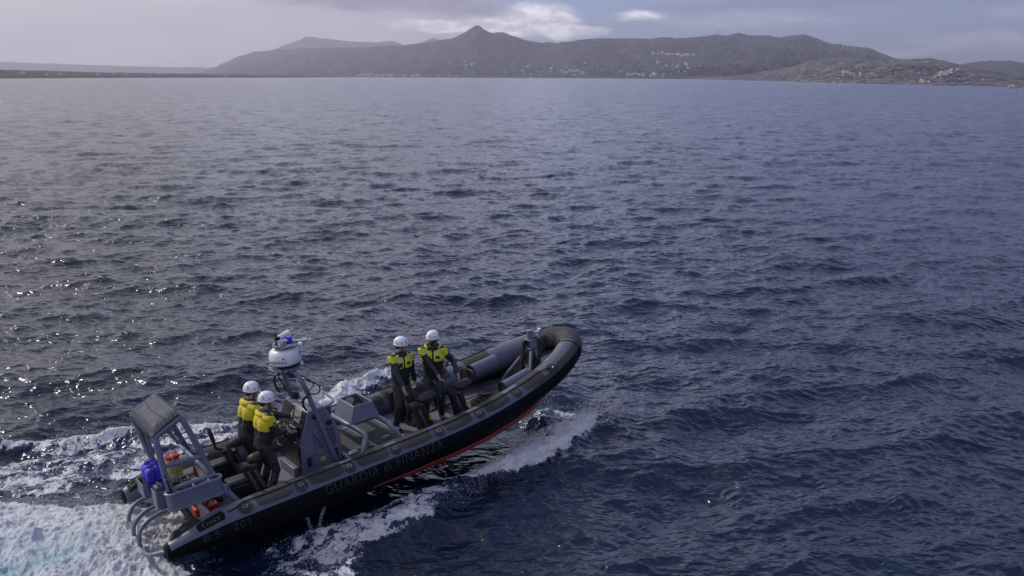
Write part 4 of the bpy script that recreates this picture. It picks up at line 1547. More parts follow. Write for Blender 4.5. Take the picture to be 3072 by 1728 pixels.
# top: compass, satellite dome, fittings, screws
cm_ = MB()
cm_.lathe((2.93, 0.32, 1.055), [(0.075, 0), (0.078, 0.02), (0.066, 0.06), (0.045, 0.085), (0.02, 0.095)], 18)
cm_.build('compass', M_BLKR, con)
gd_ = MB()
gd_.lathe((2.97, -0.19, 1.06), [(0.055, 0), (0.056, 0.02), (0.068, 0.03), (0.070, 0.06), (0.055, 0.09), (0.025, 0.105)], 18)
gd_.build('antenna_dome', M_WHITE, con)
sc_ = MB()
for x in (2.82, 3.08):
    for y in np.linspace(-0.40, 0.42, 9):
        sc_.ball((x, y, 1.062), 0.007, 6)
for y in np.linspace(-0.42, 0.42, 8):
    sc_.ball(fas(y / 0.43, 0.93, 0.022), 0.006, 6)
sc_.box((2.90, 0.05, 1.067), (0.05, 0.09, 0.014))
sc_.build('screw', M_STEEL, con)
# side details, starboard face
Ysd = -0.463
lv = MB()
for k in range(9):
    z = 0.64 - k * 0.037
    lv.box((3.12 + 0.006 * k, Ysd - 0.006, z), (0.19, 0.012, 0.016), rot=Matrix.Rotation(radians(0), 3, 'X'))
lv.build('louvre', M_PAINTD, con, bevel=0.003)
lv = MB()
for k in range(6):
    z = 0.52 - k * 0.037
    lv.box((2.92 + 0.004 * k, Ysd - 0.005, z), (0.10, 0.010, 0.014))
lv.build('louvre', M_PAINTD, con, bevel=0.003)
bh = MB()
bh.lathe((3.15, Ysd, 0.74), [(0.055, 0), (0.055, 0.008), (0.045, 0.012)], 18, axis=(0, -1, 0))
bh.lathe((2.90, Ysd, 0.93), [(0.045, 0), (0.050, 0.02), (0.035, 0.035)], 18, axis=(0, -1, 0))
bh.lathe((2.99, Ysd, 0.70), [(0.030, 0), (0.030, 0.02), (0.02, 0.03)], 14, axis=(0, -1, 0))
bh.build('vent_plug', M_BLK, con)
st_ = MB()
st_.tube([(2.84, Ysd - 0.02, 0.66), (3.02, Ysd - 0.02, 0.29)], 0.009, 8)
st_.ball((2.84, Ysd - 0.02, 0.66), 0.018, 8)
st_.ball((3.02, Ysd - 0.02, 0.29), 0.014, 8)
st_.build('gas_strut', M_STEEL, con)
lt_ = MB()
for x in (2.70, 3.20):
    lt_.box((x, Ysd - 0.015, 0.14), (0.07, 0.03, 0.16))
    lt_.box((x, Ysd - 0.035, 0.17), (0.03, 0.02, 0.10))
lt_.build('latch', M_BLKR, con, bevel=0.006)
sk = MB()
sk.box((2.96, Ysd - 0.003, 0.115), (0.10, 0.005, 0.07))
sk.build('warning_sticker', M_STICK, con, smooth=False)
sk = MB()
for k in range(5):
    sk.box((2.92 + k * 0.021, Ysd - 0.003, 0.185), (0.012, 0.005, 0.024))
sk.box((3.20, Ysd - 0.003, 0.33), (0.06, 0.005, 0.03))
sk.build('red_sticker', M_REDP, con, smooth=False)
ln = MB()
ln.box((2.98, Ysd - 0.002, 0.225), (0.62, 0.004, 0.006))
ln.box((2.84, Ysd - 0.002, 0.45), (0.006, 0.004, 0.5))
ln.build('panel_seam', M_PAINTD, con, smooth=False)
# box locker foot and kick plate
kp = MB()
kp.box((2.50, -0.05, -0.02), (0.10, 0.60, 0.16))
kp.build('kick_plate', M_PAINT, con, bevel=0.012)
kp = MB()
kp.box((3.42, -0.35, 0.0), (0.14, 0.10, 0.10))
kp.build('step_bracket', M_PAINT, con, bevel=0.012)
# clear windscreen with pale frame, rails
ws = MB()
w4 = [V(3.06, 0.42, 1.06), V(3.14, -0.34, 1.06), V(3.20, -0.24, 1.30), V(3.04, 0.44, 1.42)]
ws.hexa([w4[0], w4[1], w4[1] + V(0.008, 0, 0), w4[0] + V(0.008, 0, 0)], [w4[3], w4[2], w4[2] + V(0.008, 0, 0), w4[3] + V(0.008, 0, 0)])
wsg = ws.build('windscreen', M_GLASSY, con, smooth=False)
wf = MB()
wf.tube([w4[3], w4[2]], 0.009, 8)
wf.tube([w4[1], w4[2]], 0.007, 8)
wf.tube([w4[0], w4[3]], 0.007, 8)
wf.build('frame', M_WHITE, wsg)
rl_ = MB()
rl_.tube(catmull([(2.74, 0.50, 1.15), (2.69, 0.52, 1.24), (2.67, 0.52, 1.38), (2.70, 0.50, 1.48), (2.78, 0.46, 1.50)], 6), 0.020, 8)
rl_.tube(catmull([(2.78, -0.46, 1.08), (2.73, -0.48, 1.18), (2.74, -0.48, 1.30), (2.82, -0.47, 1.33)], 6), 0.020, 8)
rl_.build('grab_rail', M_BLK, con)
rl_ = MB()
rl_.tube(catmull([(2.70, 0.52, 1.26), (2.80, 0.50, 1.22), (3.02, 0.44, 1.19), (3.12, 0.30, 1.18), (3.15, 0.05, 1.17)], 8), 0.017, 8)
rl_.tube(catmull([(3.0, -0.44, 1.02), (3.2, -0.44, 1.04), (3.36, -0.30, 1.03), (3.40, -0.05, 1.03), (3.38, 0.28, 1.05), (3.20, 0.42, 1.10)], 8), 0.022, 8)
rl_.build('grab_rail', M_PAINT, con)
bo = MB()
bo.lathe((3.20, -0.37, 0.84), [(0.055, 0), (0.055, 0.15), (0.045, 0.16)], 16)
bo.build('cup_holder', M_TEAL, con)

# ------------------------------------------------------------------ radar mast
mst = group_part('radar_mast', boat)
for y in (-1, 1):
    lg = MB()
    lg.tube(catmull([(3.22, y * 0.49, -0.10), (3.08, y * 0.49, 0.40), (2.93, y * 0.47, 1.0), (2.83, y * 0.42, 1.45), (2.78, y * 0.36, 1.64), (2.75, y * 0.22, 1.74), (2.73, y * 0.05, 1.78)], 8), 0.042, 14)
    lg.build('leg', M_PAINT, mst)
cr_ = MB()
cr_.lathe((2.72, 0, 1.79), [(0.30, 0), (0.30, 0.012), (0.10, 0.014)], 28)
for a in (0.6, 2.2, 4.0, 5.5):
    cr_.box((2.72 + 0.29 * cos(a), 0.29 * sin(a), 1.795), (0.06, 0.06, 0.02))
cr_.build('bracket', M_PAINT, mst, bevel=0.004)
ds = MB()
ds.lathe((2.72, 0, 1.87), [(0.262, 0.0), (0.272, 0.02), (0.268, 0.10), (0.258, 0.17), (0.235, 0.215), (0.19, 0.245), (0.12, 0.26), (0.02, 0.262)], 36)
dome = ds.build('radar_dome', M_WHITE, mst)
ds = MB()
ds.lathe((2.72, 0, 1.815), [(0.235, 0.0), (0.250, 0.02), (0.262, 0.053)], 36)
ds.build('base_ring', M_TXTN, dome)
lt = MB()
aim = math.atan2(-1.0, -0.38)      # boat-frame direction of the lettering centre
def on_dome(u, v):
    a = aim + (u - 0.24) / 0.272 - radians(25)
    return V(2.72 + 0.2735 * cos(a), 0.2735 * sin(a), 1.905 + v)
text_on(lt, "GARMIN", on_dome, width=0.36, height=0.062, spacing=1.05, maxlen=0.2)
lt.add([on_dome(0.30, 0.085), on_dome(0.345, 0.085), on_dome(0.325, 0.12)], [(0, 1, 2)])
lt.build('lettering', M_TXTN, dome)
tp_ = MB()
tp_.tube([(2.90, -0.02, 1.74), (2.93, -0.02, 2.12), (2.86, 0, 2.17)], 0.030, 10)
tp_.prism([(2.52, 0.0), (2.60, -0.20), (2.86, -0.22), (3.00, 0.0), (2.90, 0.20), (2.62, 0.20)], 2, 2.165, 2.180)
tp_.tube([(2.90, -0.05, 2.03), (2.98, -0.13, 2.03)], 0.012, 6)
tp_.lathe((2.97, -0.14, 2.02), [(0.085, 0), (0.085, 0.012), (0.02, 0.014)], 18)
tp_.tube(catmull([(2.95, 0.12, 2.18), (3.08, 0.14, 2.16), (3.12, 0.10, 2.06), (3.02, 0.0, 1.98), (2.93, 0, 1.97)], 6), 0.016, 8)
tp_.build('equipment_plate', M_PAINT, mst, bevel=0.003)
bc = MB()
bc.lathe((2.84, 0.0, 2.18), [(0.062, 0), (0.062, 0.018), (0.05, 0.022)], 18)
bcb = bc.build('beacon_base', M_BLK, mst)
bc = MB()
bc.lathe((2.84, 0.0, 2.20), [(0.050, 0), (0.050, 0.085), (0.044, 0.098), (0.01, 0.10)], 18)
bc.build('blue_lens', M_LBLUE, bcb)
hn = MB()
hn.tube([(2.70, 0.10, 2.28), (2.92, 0.16, 2.30)], [0.045, 0.060], 14)
hn.box((2.78, 0.12, 2.23), (0.05, 0.05, 0.09))
hn.build('loudhailer', M_WHITE, mst, bevel=0.012)
pl_ = MB()
pl_.tube([(2.62, 0.02, 2.26), (3.12, -0.06, 2.17)], 0.019, 10)
pl_.tube([(3.06, -0.05, 2.18), (3.13, -0.06, 2.17)], 0.028, 10)
pl_.tube([(3.13, -0.06, 2.17), (3.24, -0.08, 2.15)], 0.012, 8)
pl_.ball((3.19, -0.07, 2.16), 0.026, 10)
pl_.build('light_pole', M_WHITE, mst)
cam_ = MB()
cam_.tube([(2.62, 0.03, 2.18), (2.63, 0.03, 2.34)], 0.018, 8)
cam_.tube([(2.63, 0.03, 2.33), (2.62, 0.03, 2.43)], [0.012, 0.006], 6)
cam_.box((2.64, 0.02, 2.30), (0.08, 0.05, 0.05))
cam_.tube(catmull([(2.60, 0.0, 2.24), (2.52, -0.08, 2.20), (2.56, -0.16, 2.19), (2.66, -0.14, 2.20), (2.66, -0.02, 2.22)], 5), 0.008, 6)
cam_.build('wind_sensor', M_BLK, mst, bevel=0.004)
bl_ = MB()
bl_.tube([(2.97, -0.14, 2.03), (2.97, -0.14, 2.12)], [0.026, 0.016], 12)
bl_.ball((2.97, -0.14, 2.15), 0.042, 14)
bl_.build('ball_antenna', M_WHITE, mst)
sl_ = MB()
sl_.lathe((2.80, 0.02, 1.72), [(0.03, 0), (0.06, -0.03), (0.085, -0.08), (0.085, -0.13), (0.05, -0.17), (0.01, -0.18)], 18)
sl_.build('searchlight', M_PAINTD, mst)
for b_, t_ in (((2.72, -0.30, 1.66), (1.43, 0.48, 2.64)), ((2.64, -0.05, 1.86), (1.97, 0.48, 2.52))):
    an = MB()
    an.tube([b_, t_], [0.010, 0.0035], 6)
    aw = an.build('whip_antenna', M_ANT, mst)
    an = MB()
    an.tube([Vector(b_), Vector(b_) + (Vector(t_) - Vector(b_)) * 0.09], 0.018, 8)
    an.build('antenna_foot', M_BLK, aw)
cbl = MB()
cbl.tube(catmull([(2.72, -0.30, 1.66), (2.86, -0.42, 1.60), (3.02, -0.56, 1.48), (2.98, -0.56, 1.36), (2.85, -0.48, 1.38), (2.84, -0.44, 1.50)], 7), 0.013, 6)
cbl.tube(catmull([(2.70, -0.27, 1.70), (2.84, -0.36, 1.66), (2.95, -0.50, 1.52), (2.87, -0.47, 1.42)], 7), 0.010, 6)
cbl.build('cable', M_BLK, mst)
cbl = MB()
cbl.tube(catmull([(2.74, 0.30, 1.70), (2.72, 0.42, 1.5), (2.80, 0.47, 1.3), (2.88, 0.50, 1.1)], 7), 0.014, 6)
cbl.build('cable', M_BLK, mst)

# ------------------------------------------------------------------ hatch trunk and pod on its bent-tube stand
ht = group_part('hatch_trunk', boat)
tk = MB()
tk.prism([(3.34, -0.11), (3.34, 0.045), (4.50, 0.085), (4.50, -0.11)], 1, -0.66, 0.66)
tk.build('trunk_body', M_PAINT, ht, bevel=0.015)
def topz(x):
    return 0.045 + (x - 3.34) / 1.16 * 0.04
for x0, x1 in ((3.42, 3.90), (3.96, 4.44)):
    tk = MB()
    tk.hexa([(x0, -0.60, topz(x0) + 0.0), (x1, -0.60, topz(x1)), (x1, 0.60, topz(x1)), (x0, 0.60, topz(x0))],
            [(x0, -0.60, topz(x0) + 0.016), (x1, -0.60, topz(x1) + 0.016), (x1, 0.60, topz(x1) + 0.016), (x0, 0.60, topz(x0) + 0.016)])
    lid = tk.build('hatch_lid', M_MAT, ht, bevel=0.006)
    hd = MB()
    for y in (-0.50, 0.50):
        xm = (x0 + x1) / 2
        hd.tube(catmull([(xm - 0.08, y, topz(xm) + 0.018), (xm - 0.06, y, topz(xm) + 0.045), (xm + 0.06, y, topz(xm) + 0.045), (xm + 0.08, y, topz(xm) + 0.018)], 4), 0.009, 6)
        hd.box((x1 - 0.05, y - 0.05, topz(x1) + 0.022), (0.06, 0.03, 0.014))
    hd.build('handle', M_STEEL, lid)
ed = MB()
ed.box((3.92, -0.675, 0.06), (1.14, 0.022, 0.022))
ed.box((3.92, 0.675, 0.06), (1.14, 0.022, 0.022))
ed.build('rim', M_PAINT, ht, bevel=0.004)
sk = MB()
sk.box((4.20, -0.662, -0.02), (0.10, 0.005, 0.05))
sk.build('warning_sticker', M_STICK, ht, smooth=False)
fit = MB()
for k in range(5):
    fit.tube([(3.38 + k * 0.04, -0.60 + 0.02 * (k % 3), 0.07), (3.44 + k * 0.03, -0.52, 0.09)], 0.013, 6)
fit.tube([(3.36, -0.60, 0.085), (3.56, -0.60, 0.085)], 0.016, 6)
fit.build('fuel_fitting', M_STEEL, ht)

pod = group_part('equipment_pod', boat)
for x, bx in ((3.62, 3.60), (4.16, 4.30)):
    st = MB()
    st.tube(catmull([(bx, -0.78, -0.06), (bx + 0.02, -0.75, 0.18), (x + 0.09, -0.66, 0.34), (x + 0.06, -0.50, 0.41), (x, -0.1, 0.45), (x, 0.10, 0.45), (x + 0.02, 0.50, 0.41), (x + 0.04, 0.66, 0.32), (bx, 0.75, 0.15), (bx, 0.78, -0.06)], 8), 0.050, 14)
    st.build('leg', M_PAINT, pod)
bx_ = MB()
lo = [(3.62, -0.32, 0.47), (4.22, -0.32, 0.47), (4.22, 0.34, 0.47), (3.62, 0.34, 0.47)]
hi = [(3.74, -0.28, 0.78), (4.12, -0.28, 0.78), (4.12, 0.30, 0.78), (3.74, 0.30, 0.78)]
ih = [(3.765, -0.255, 0.78), (4.095, -0.255, 0.78), (4.095, 0.275, 0.78), (3.765, 0.275, 0.78)]
il = [(3.70, -0.27, 0.53), (4.14, -0.27, 0.53), (4.14, 0.29, 0.53), (3.70, 0.29, 0.53)]
vs = lo + hi + ih + il
fs = [(3, 2, 1, 0)]
for k in range(4):
    j = (k + 1) % 4
    fs += [(k, j, 4 + j, 4 + k), (4 + k, 4 + j, 8 + j, 8 + k), (8 + k, 8 + j, 12 + j, 12 + k)]
fs.append((12, 13, 14, 15))
bx_.add(vs, fs)
bx_.build('pod_body', M_PAINT, pod, bevel=0.010)
ps = MB()
ps.box((3.92, -0.02, 0.44), (0.62, 0.50, 0.05))
ps.build('pod_base', M_PAINTD, pod, bevel=0.01)
pin = MB()
pin.box((3.93, 0.0, 0.58), (0.30, 0.46, 0.12))
pin.lathe((3.84, 0.10, 0.70), [(0.125, 0), (0.13, 0.015), (0.12, 0.035), (0.06, 0.045)], 22, axis=(-0.5, -0.15, 0.85))
pin.build('gauge_cluster', M_BLKR, pod, bevel=0.01)
fl_ = MB()
fl_.box((3.735, 0.18, 0.66), (0.008, 0.05, 0.03))
fl_.build('label_plate', M_WHITE, pod, smooth=False)

# ------------------------------------------------------------------ jockey seats
def jockey(x, y, lean=0.10, high=0.0):
    g = group_part('jockey_seat', boat)
    b = MB()
    b.box((x + 0.04, y, -0.10), (0.52, 0.26, 0.035))
    b.build('base_plate', M_PAINTD, g, bevel=0.008)
    p = MB()
    top = 0.46 + high
    p.hexa([(x - 0.08, y - 0.12, -0.09), (x + 0.20, y - 0.12, -0.09), (x + 0.20, y + 0.12, -0.09), (x - 0.08, y + 0.12, -0.09)],
           [(x - 0.10 - lean, y - 0.10, top), (x + 0.12 - lean, y - 0.10, top), (x + 0.12 - lean, y + 0.10, top), (x - 0.10 - lean, y + 0.10, top)])
    ped = p.build('pedestal', M_BLK, g, bevel=0.02)
    for xo in (0.0, 0.115):
        r_ = MB()
        for sy in (-1, 1):
            r_.hexa([(x - 0.055 + xo, y + sy * 0.125 - 0.008, -0.08), (x + 0.035 + xo, y + sy * 0.125 - 0.008, -0.08), (x + 0.035 + xo, y + sy * 0.125 + 0.008, -0.08), (x - 0.055 + xo, y + sy * 0.125 + 0.008, -0.08)],
                    [(x - 0.09 - lean + xo, y + sy * 0.108 - 0.008, top + 0.02), (x - 0.0 - lean + xo, y + sy * 0.108 - 0.008, top + 0.02), (x - 0.0 - lean + xo, y + sy * 0.108 + 0.008, top + 0.02), (x - 0.09 - lean + xo, y + sy * 0.108 + 0.008, top + 0.02)])
        rail = r_.build('side_rail', M_BLKR, g)
        if xo == 0.0 or x < 3:
            t_ = MB()
            a0 = V(x - 0.060 + xo, y - 0.133, 0.075)
            a1 = V(x - 0.085 - lean + xo, y - 0.119, top - 0.02)
            dv = (a1 - a0).normalized()
            text_on(t_, "SHOCKWAVE", lambda u, v: a0 + dv * u + V(0.066 - v, -0.002, 0), width=(a1 - a0).length * 1.0, height=0.052, spacing=1.0)
            t_.build('lettering', M_TXTW, rail, smooth=False)
    fk = MB()
    fk.box((x - 0.05 - lean, y, top + 0.03), (0.16, 0.20, 0.06))
    for k in range(4):
        fk.tube([(x - 0.13 - lean + k * 0.035, y - 0.09, top + 0.07), (x - 0.13 - lean + k * 0.035, y + 0.07, top + 0.07)], 0.012, 6)
    fk.build('suspension_head', M_BLKR, g, bevel=0.006)
    s_ = MB()
    n_ = 16
    sec = []
    for i in range(n_ + 1):
        t = i / n_
        xx = x + 0.02 - lean + 0.38 * t
        rr_ = 0.105 * (1 - abs(2 * t - 1) ** 3.2) ** 0.5
        sec.append(((xx, y, top + 0.13 - 0.03 * sin(t * pi) + 0.035 * t), max(rr_, 0.004)))
    s_.tube([q_[0] for q_ in sec], [q_[1] for q_ in sec], 16, flat=0.85)
    s_.build('saddle', M_SEAT, g)
    bk = MB()
    c = V(x - 0.24 - lean, y, top + 0.36)
    bk.ball(c, (0.035, 0.085, 0.17), 16, rot=Matrix.Rotation(radians(-10), 3, 'Y'))
    if x < 4:
        bk.build('backrest', M_BLKR, g)
    bp = MB()
    bp.tube([(x - 0.06 - lean, y, top + 0.05), (x - 0.20 - lean, y, top + 0.12), (x - 0.23 - lean, y, top + 0.30)], 0.022, 8)
    if x < 4:
        bp.build('back_post', M_BLK, g)
    rs = MB()
    x_r = x if x < 4 else x + 0.0
    rs.hexa([(x - 0.40, y - 0.13, -0.10), (x - 0.10, y - 0.13, -0.10), (x - 0.10, y + 0.13, -0.10), (x - 0.40, y + 0.13, -0.10)],
            [(x - 0.48, y - 0.12, top - 0.20), (x - 0.14, y - 0.12, top - 0.20), (x - 0.14, y + 0.12, top - 0.20), (x - 0.48, y + 0.12, top - 0.20)])
    if x < 4:
        rs.build('rear_body', M_BLK, g, bevel=0.03)
    rs = MB()
    rs.box((x - 0.31, y, top - 0.155), (0.35, 0.26, 0.09))
    if x < 4:
        rs.build('rear_cushion', M_SEAT, g, bevel=0.042, seg=4)
    fr_ = MB()
    fr_.tube(catmull([(x + 0.36 - lean, y - 0.10, top + 0.22), (x + 0.40 - lean, y - 0.10, top + 0.34), (x + 0.40 - lean, y + 0.10, top + 0.34), (x + 0.36 - lean, y + 0.10, top + 0.22)], 5), 0.014, 8)
    fr_.tube([(x + 0.10, y, top + 0.05), (x + 0.36 - lean, y, top + 0.22)], 0.025, 8)
    fr_.build('grab_handle', M_BLK, g)
    ft = MB()
    for sy in (-1, 1):
        ft.box((x + 0.10, y + sy * 0.22, -0.02), (0.22, 0.12, 0.02))
        ft.tube([(x + 0.10, y + sy * 0.12, -0.05), (x + 0.10, y + sy * 0.22, -0.03)], 0.014, 6)
    ft.build('foot_rest', M_PAINTD, g)
    if x > 4:
        lb = MB()
        lb.box((x + 0.085, y - 0.128, 0.22), (0.045, 0.004, 0.10))
        lb.build('yellow_label', M_STICK, g, smooth=False)
    return g


for x, y in ((1.72, -0.50), (1.72, 0.34), (5.04, -0.46), (5.04, 0.42), (5.88, -0.46), (5.88, 0.42)):
    jockey(x, y)

# ------------------------------------------------------------------ bow post, struts, bolsters
bp_ = group_part('bow_post', boat)
b = MB()
b.tube([(8.08, 0, 0.84), (8.08, 0, 1.045)], 0.068, 20)
b.tube([(8.08, 0.06, 1.00), (8.08, 0.12, 1.00)], 0.018, 8)
b.build('post_head', M_PAINT, bp_, bevel=0.006)
b = MB()
z0, z1 = 0.66, 0.84
o_ = [(-0.095, -0.095), (0.095, -0.095), (0.095, 0.095), (-0.095, 0.095)]
for (dx, dy, w1, w2) in ((0, -0.095, 0.19, 0.014), (0, 0.095, 0.19, 0.014)):
    b.box((8.08, dy, z0 + 0.09), (0.19, 0.014, 0.18))
b.box((8.08, 0, z1), (0.20, 0.21, 0.016))
b.box((8.08, 0, z0), (0.20, 0.21, 0.016))
b.box((8.13, 0, z0 + 0.09), (0.012, 0.18, 0.17))
b.build('box_bracket', M_PAINT, bp_, bevel=0.004)
b = MB()
b.hexa([(8.02, -0.05, 0.10), (8.14, -0.05, 0.10), (8.14, 0.05, 0.10), (8.02, 0.05, 0.10)],
       [(7.99, -0.09, 0.655), (8.17, -0.09, 0.655), (8.17, 0.09, 0.655), (7.99, 0.09, 0.655)])
b.build('post_web', M_PAINTD, bp_, bevel=0.006)
for y in (-1, 1):
    b = MB()
    b.tube(catmull([(8.04, y * 0.06, 0.62), (7.82, y * 0.26, 0.28), (7.66, y * 0.40, 0.04), (7.56, y * 0.44, -0.11)], 7), 0.036, 12)
    b.build('strut', M_PAINT, bp_)
b = MB()
b.tube([(8.14, -0.08, 0.62), (8.18, -0.20, 0.20)], 0.04, 12)
b.build('strut', M_PAINT, bp_)
bk = MB()
bk.box((8.42, 0.14, 0.90), (0.14, 0.10, 0.035), rot=Matrix.Rotation(radians(20), 3, 'Z'))
bk.box((8.46, 0.14, 0.93), (0.06, 0.10, 0.04))
bk.box((8.32, 0.16, 0.80), (0.03, 0.03, 0.24))
bk.build('anchor_roller', M_STEEL, bp_, bevel=0.006)

for x0, x1, y, z, r in ((6.78, 7.46, -0.66, 0.30, 0.135), (6.90, 7.52, 0.58, 0.27, 0.165)):
    b = MB()
    n_ = 14
    arc = [(y + (-1 if y < 0 else 1) * -r * cos(a), z + r * sin(a)) for a in np.linspace(radians(-70), radians(200), n_)]
    yy = np.array([p[0] for p in arc])
    slope = 0.13
    vs = [(x0, p[0], p[1]) for p in arc] + [(x1, p[0] * 0.94, p[1] + slope * (x1 - x0)) for p in arc]
    b.add(vs, [(i, i + 1, n_ + i + 1, n_ + i) for i in range(n_ - 1)] + [tuple(range(n_, 2 * n_))])
    bo_ = b.build('bow_bolster', M_GREY, boat)
    e = MB()
    e.tube([(x0 + 0.004, p[0], p[1]) for p in arc], 0.012, 6)
    e.add([(x0 + 0.02, p[0], p[1]) for p in arc], [tuple(range(n_))])
    e.build('dark_end', M_BLKR, bo_)
b = MB()
b.ball((6.78, 0.50, 0.24), (0.055, 0.13, 0.24), 18, rot=Matrix.Rotation(radians(-14), 3, 'Y'))
b.build('pad', M_BLKR, boat)

# ------------------------------------------------------------------ loose gear
def heap(name, base, label, cat, size, mtl, n=9, rad=0.011, seed=3, group=None, hh=0.12):
    r_ = random.Random(seed)
    mb = MB()
    pts = []
    a = 0
    for k in range(n * 7):
        a += r_.uniform(0.6, 1.1)
        q_ = r_.uniform(0.35, 1.0)
        pts.append((size[0] * q_ * cos(a), size[1] * q_ * sin(a), 0.012 + hh * (1 - q_ * 0.8) * r_.uniform(0.1, 1.0) * min(1, k / 12)))
    mb.tube(catmull(pts, 4), rad, 6)
    o = mb.build(name, mtl)
    mm = BMAT.copy()
    mm.translation = BMAT @ Vector(base)
    o.matrix_world = mm
    tag(o, label, cat, group)
    return o


heap('coiled_rope', (6.72, -0.08, -0.10), 'dark rope heaped on the pale foredeck inside the bow', 'rope', (0.34, 0.20), M_ROPE, 11, 0.013, 4)
heap('rope_end', (6.40, -0.10, -0.10), 'short bright orange rope end beside the dark rope heap on the foredeck', 'rope', (0.05, 0.05), M_ORG, 2, 0.010, 9, hh=0.05)

# dark netting slung over the bow post
nt = thing('draped_netting', (8.08, 0, 0.0), 'black netting slung in loops around the grey bow post', 'netting')
r_ = random.Random(21)
for k, (dy, dx) in enumerate(((0.10, 0.05), (-0.10, -0.12))):
    mb = MB()
    for j in range(9):
        o1 = r_.uniform(-0.03, 0.03)
        if k == 0:
            pts = [(0.10 + o1, -0.02 + o1, 0.82 + r_.uniform(0, .06)), (0.16, -0.10 + o1, 0.74), (0.10 + o1, -0.16 + o1, 0.50), (-0.02 + o1, -0.12, 0.25 + o1), (-0.16 + o1, 0.02, -0.02 + r_.uniform(0, .1))]
        else:
            pts = [(-0.08 + o1, 0.10, 0.74 + r_.uniform(0, .05)), (-0.14, 0.12 + o1, 0.56), (-0.18 + o1, 0.12 + o1, 0.34), (-0.18 + o1, 0.06, 0.15 + o1), (-0.17 + o1, 0.02 + o1, -0.04)]
        mb.tube(catmull(pts, 6), r_.uniform(0.020, 0.042), 7)
    mb.build('netting_fold', M_ROPE, nt)

# two strapped blue containers in a grey bracket
for k, (yy_, lab) in enumerate(((0.075, 'violet-blue jerrycan strapped at the stern, on the far side of its twin'),
                                (-0.10, 'violet-blue jerrycan strapped at the stern, on the near side beside the arch leg'))):
    jb = (0.29, yy_, 0.39)
    j = thing('jerrycan', jb, lab, 'jerrycan', 'jerrycans strapped behind the aft arch')
    j.scale = (0.8, 0.87, 0.95)
    mb = MB()
    mb.prism([(-0.15, 0.0), (0.15, 0.0), (0.17, 0.06), (0.17, 0.38), (0.12, 0.44), (-0.10, 0.46), (-0.17, 0.40), (-0.17, 0.06)], 1, -0.095, 0.095)
    mb.build('can_body', M_BLUE, j, bevel=0.03, seg=3)
    mb = MB()
    mb.tube(catmull([(-0.10, 0, 0.45), (-0.08, 0, 0.485), (0.06, 0, 0.485), (0.09, 0, 0.45)], 5), 0.018, 8)
    mb.build('handle', M_BLUE, j)
    mb = MB()
    mb.tube([(0.12, 0, 0.42), (0.15, 0, 0.47)], 0.03, 12)
    mb.build('cap', M_BLUE, j)
    mb = MB()
    for xx in (-0.02,):
        mb.tube([(xx, -0.10, 0.0), (xx, -0.102, 0.44), (xx, 0.0, 0.475), (xx, 0.102, 0.44), (xx, 0.10, 0.0)], 0.014, 4)
    mb.tube([(-0.175, -0.10, 0.22), (-0.178, 0.0, 0.22), (-0.175, 0.10, 0.22), (0.175, 0.10, 0.22), (0.175, -0.10, 0.22)], 0.014, 4, closed=True)
    mb.build('strap', M_BLK, j)
brk = MB()
brk.box((0.23, -0.01, 0.385), (0.31, 0.37, 0.02))
brk.box((0.072, -0.01, 0.50), (0.010, 0.37, 0.24))
brk.box((0.10, -0.197, 0.50), (0.07, 0.010, 0.24))
brk.tube([(0.28, 0.1, 0.42), (0.42, 0.15, 0.25), (0.6, 0.2, 0.2)], 0.03, 8)
brk.build('can_bracket', M_PAINT, boat, bevel=0.004)
brk = MB()
brk.box((0.12, -0.60, 0.52), (0.012, 0.22, 0.30))
brk.box((0.20, -0.71, 0.52), (0.16, 0.012, 0.30))
brk.box((0.20, -0.60, 0.38), (0.16, 0.22, 0.012))
brk.build('can_bracket', M_PAINT, boat, bevel=0.004)
gc = thing('grey_can', (0.20, -0.60, 0.39), 'dark grey can in a bracket beside the side bin at the stern', 'can')
mb = MB()
mb.box((0, 0, 0.17), (0.13, 0.18, 0.34))
mb.build('can_body', M_PAINTD, gc, bevel=0.03)
mb = MB()
mb.tube(catmull([(0, -0.05, 0.34), (0, -0.04, 0.37), (0, 0.04, 0.37), (0, 0.05, 0.34)], 4), 0.012, 6)
mb.build('handle', M_BLK, gc)

bb = thing('yellow_barrel', (0.71, 0.38, 0.25), 'yellow barrel with a red screw lid standing under the aft arch', 'barrel')
mb = MB()
mb.lathe((0, 0, 0), [(0.11, 0), (0.125, 0.02), (0.128, 0.14), (0.118, 0.16), (0.128, 0.18), (0.128, 0.33), (0.112, 0.37), (0.098, 0.40)], 24)
mb.build('barrel_body', M_YEL, bb)
mb = MB()
mb.lathe((0, 0, 0.40), [(0.112, 0), (0.115, 0.01), (0.115, 0.055), (0.105, 0.065), (0.085, 0.055), (0.06, 0.062), (0.01, 0.062)], 24)
mb.build('screw_lid', M_REDP, bb)
mb = MB()
mb.tube([(-0.02, -0.135, 0.02), (-0.02, -0.13, 0.36), (-0.02, -0.11, 0.475), (-0.02, 0.11, 0.475), (-0.02, 0.13, 0.36), (-0.02, 0.135, 0.02)], 0.016, 4)
mb.build('strap', M_STRAP, bb)

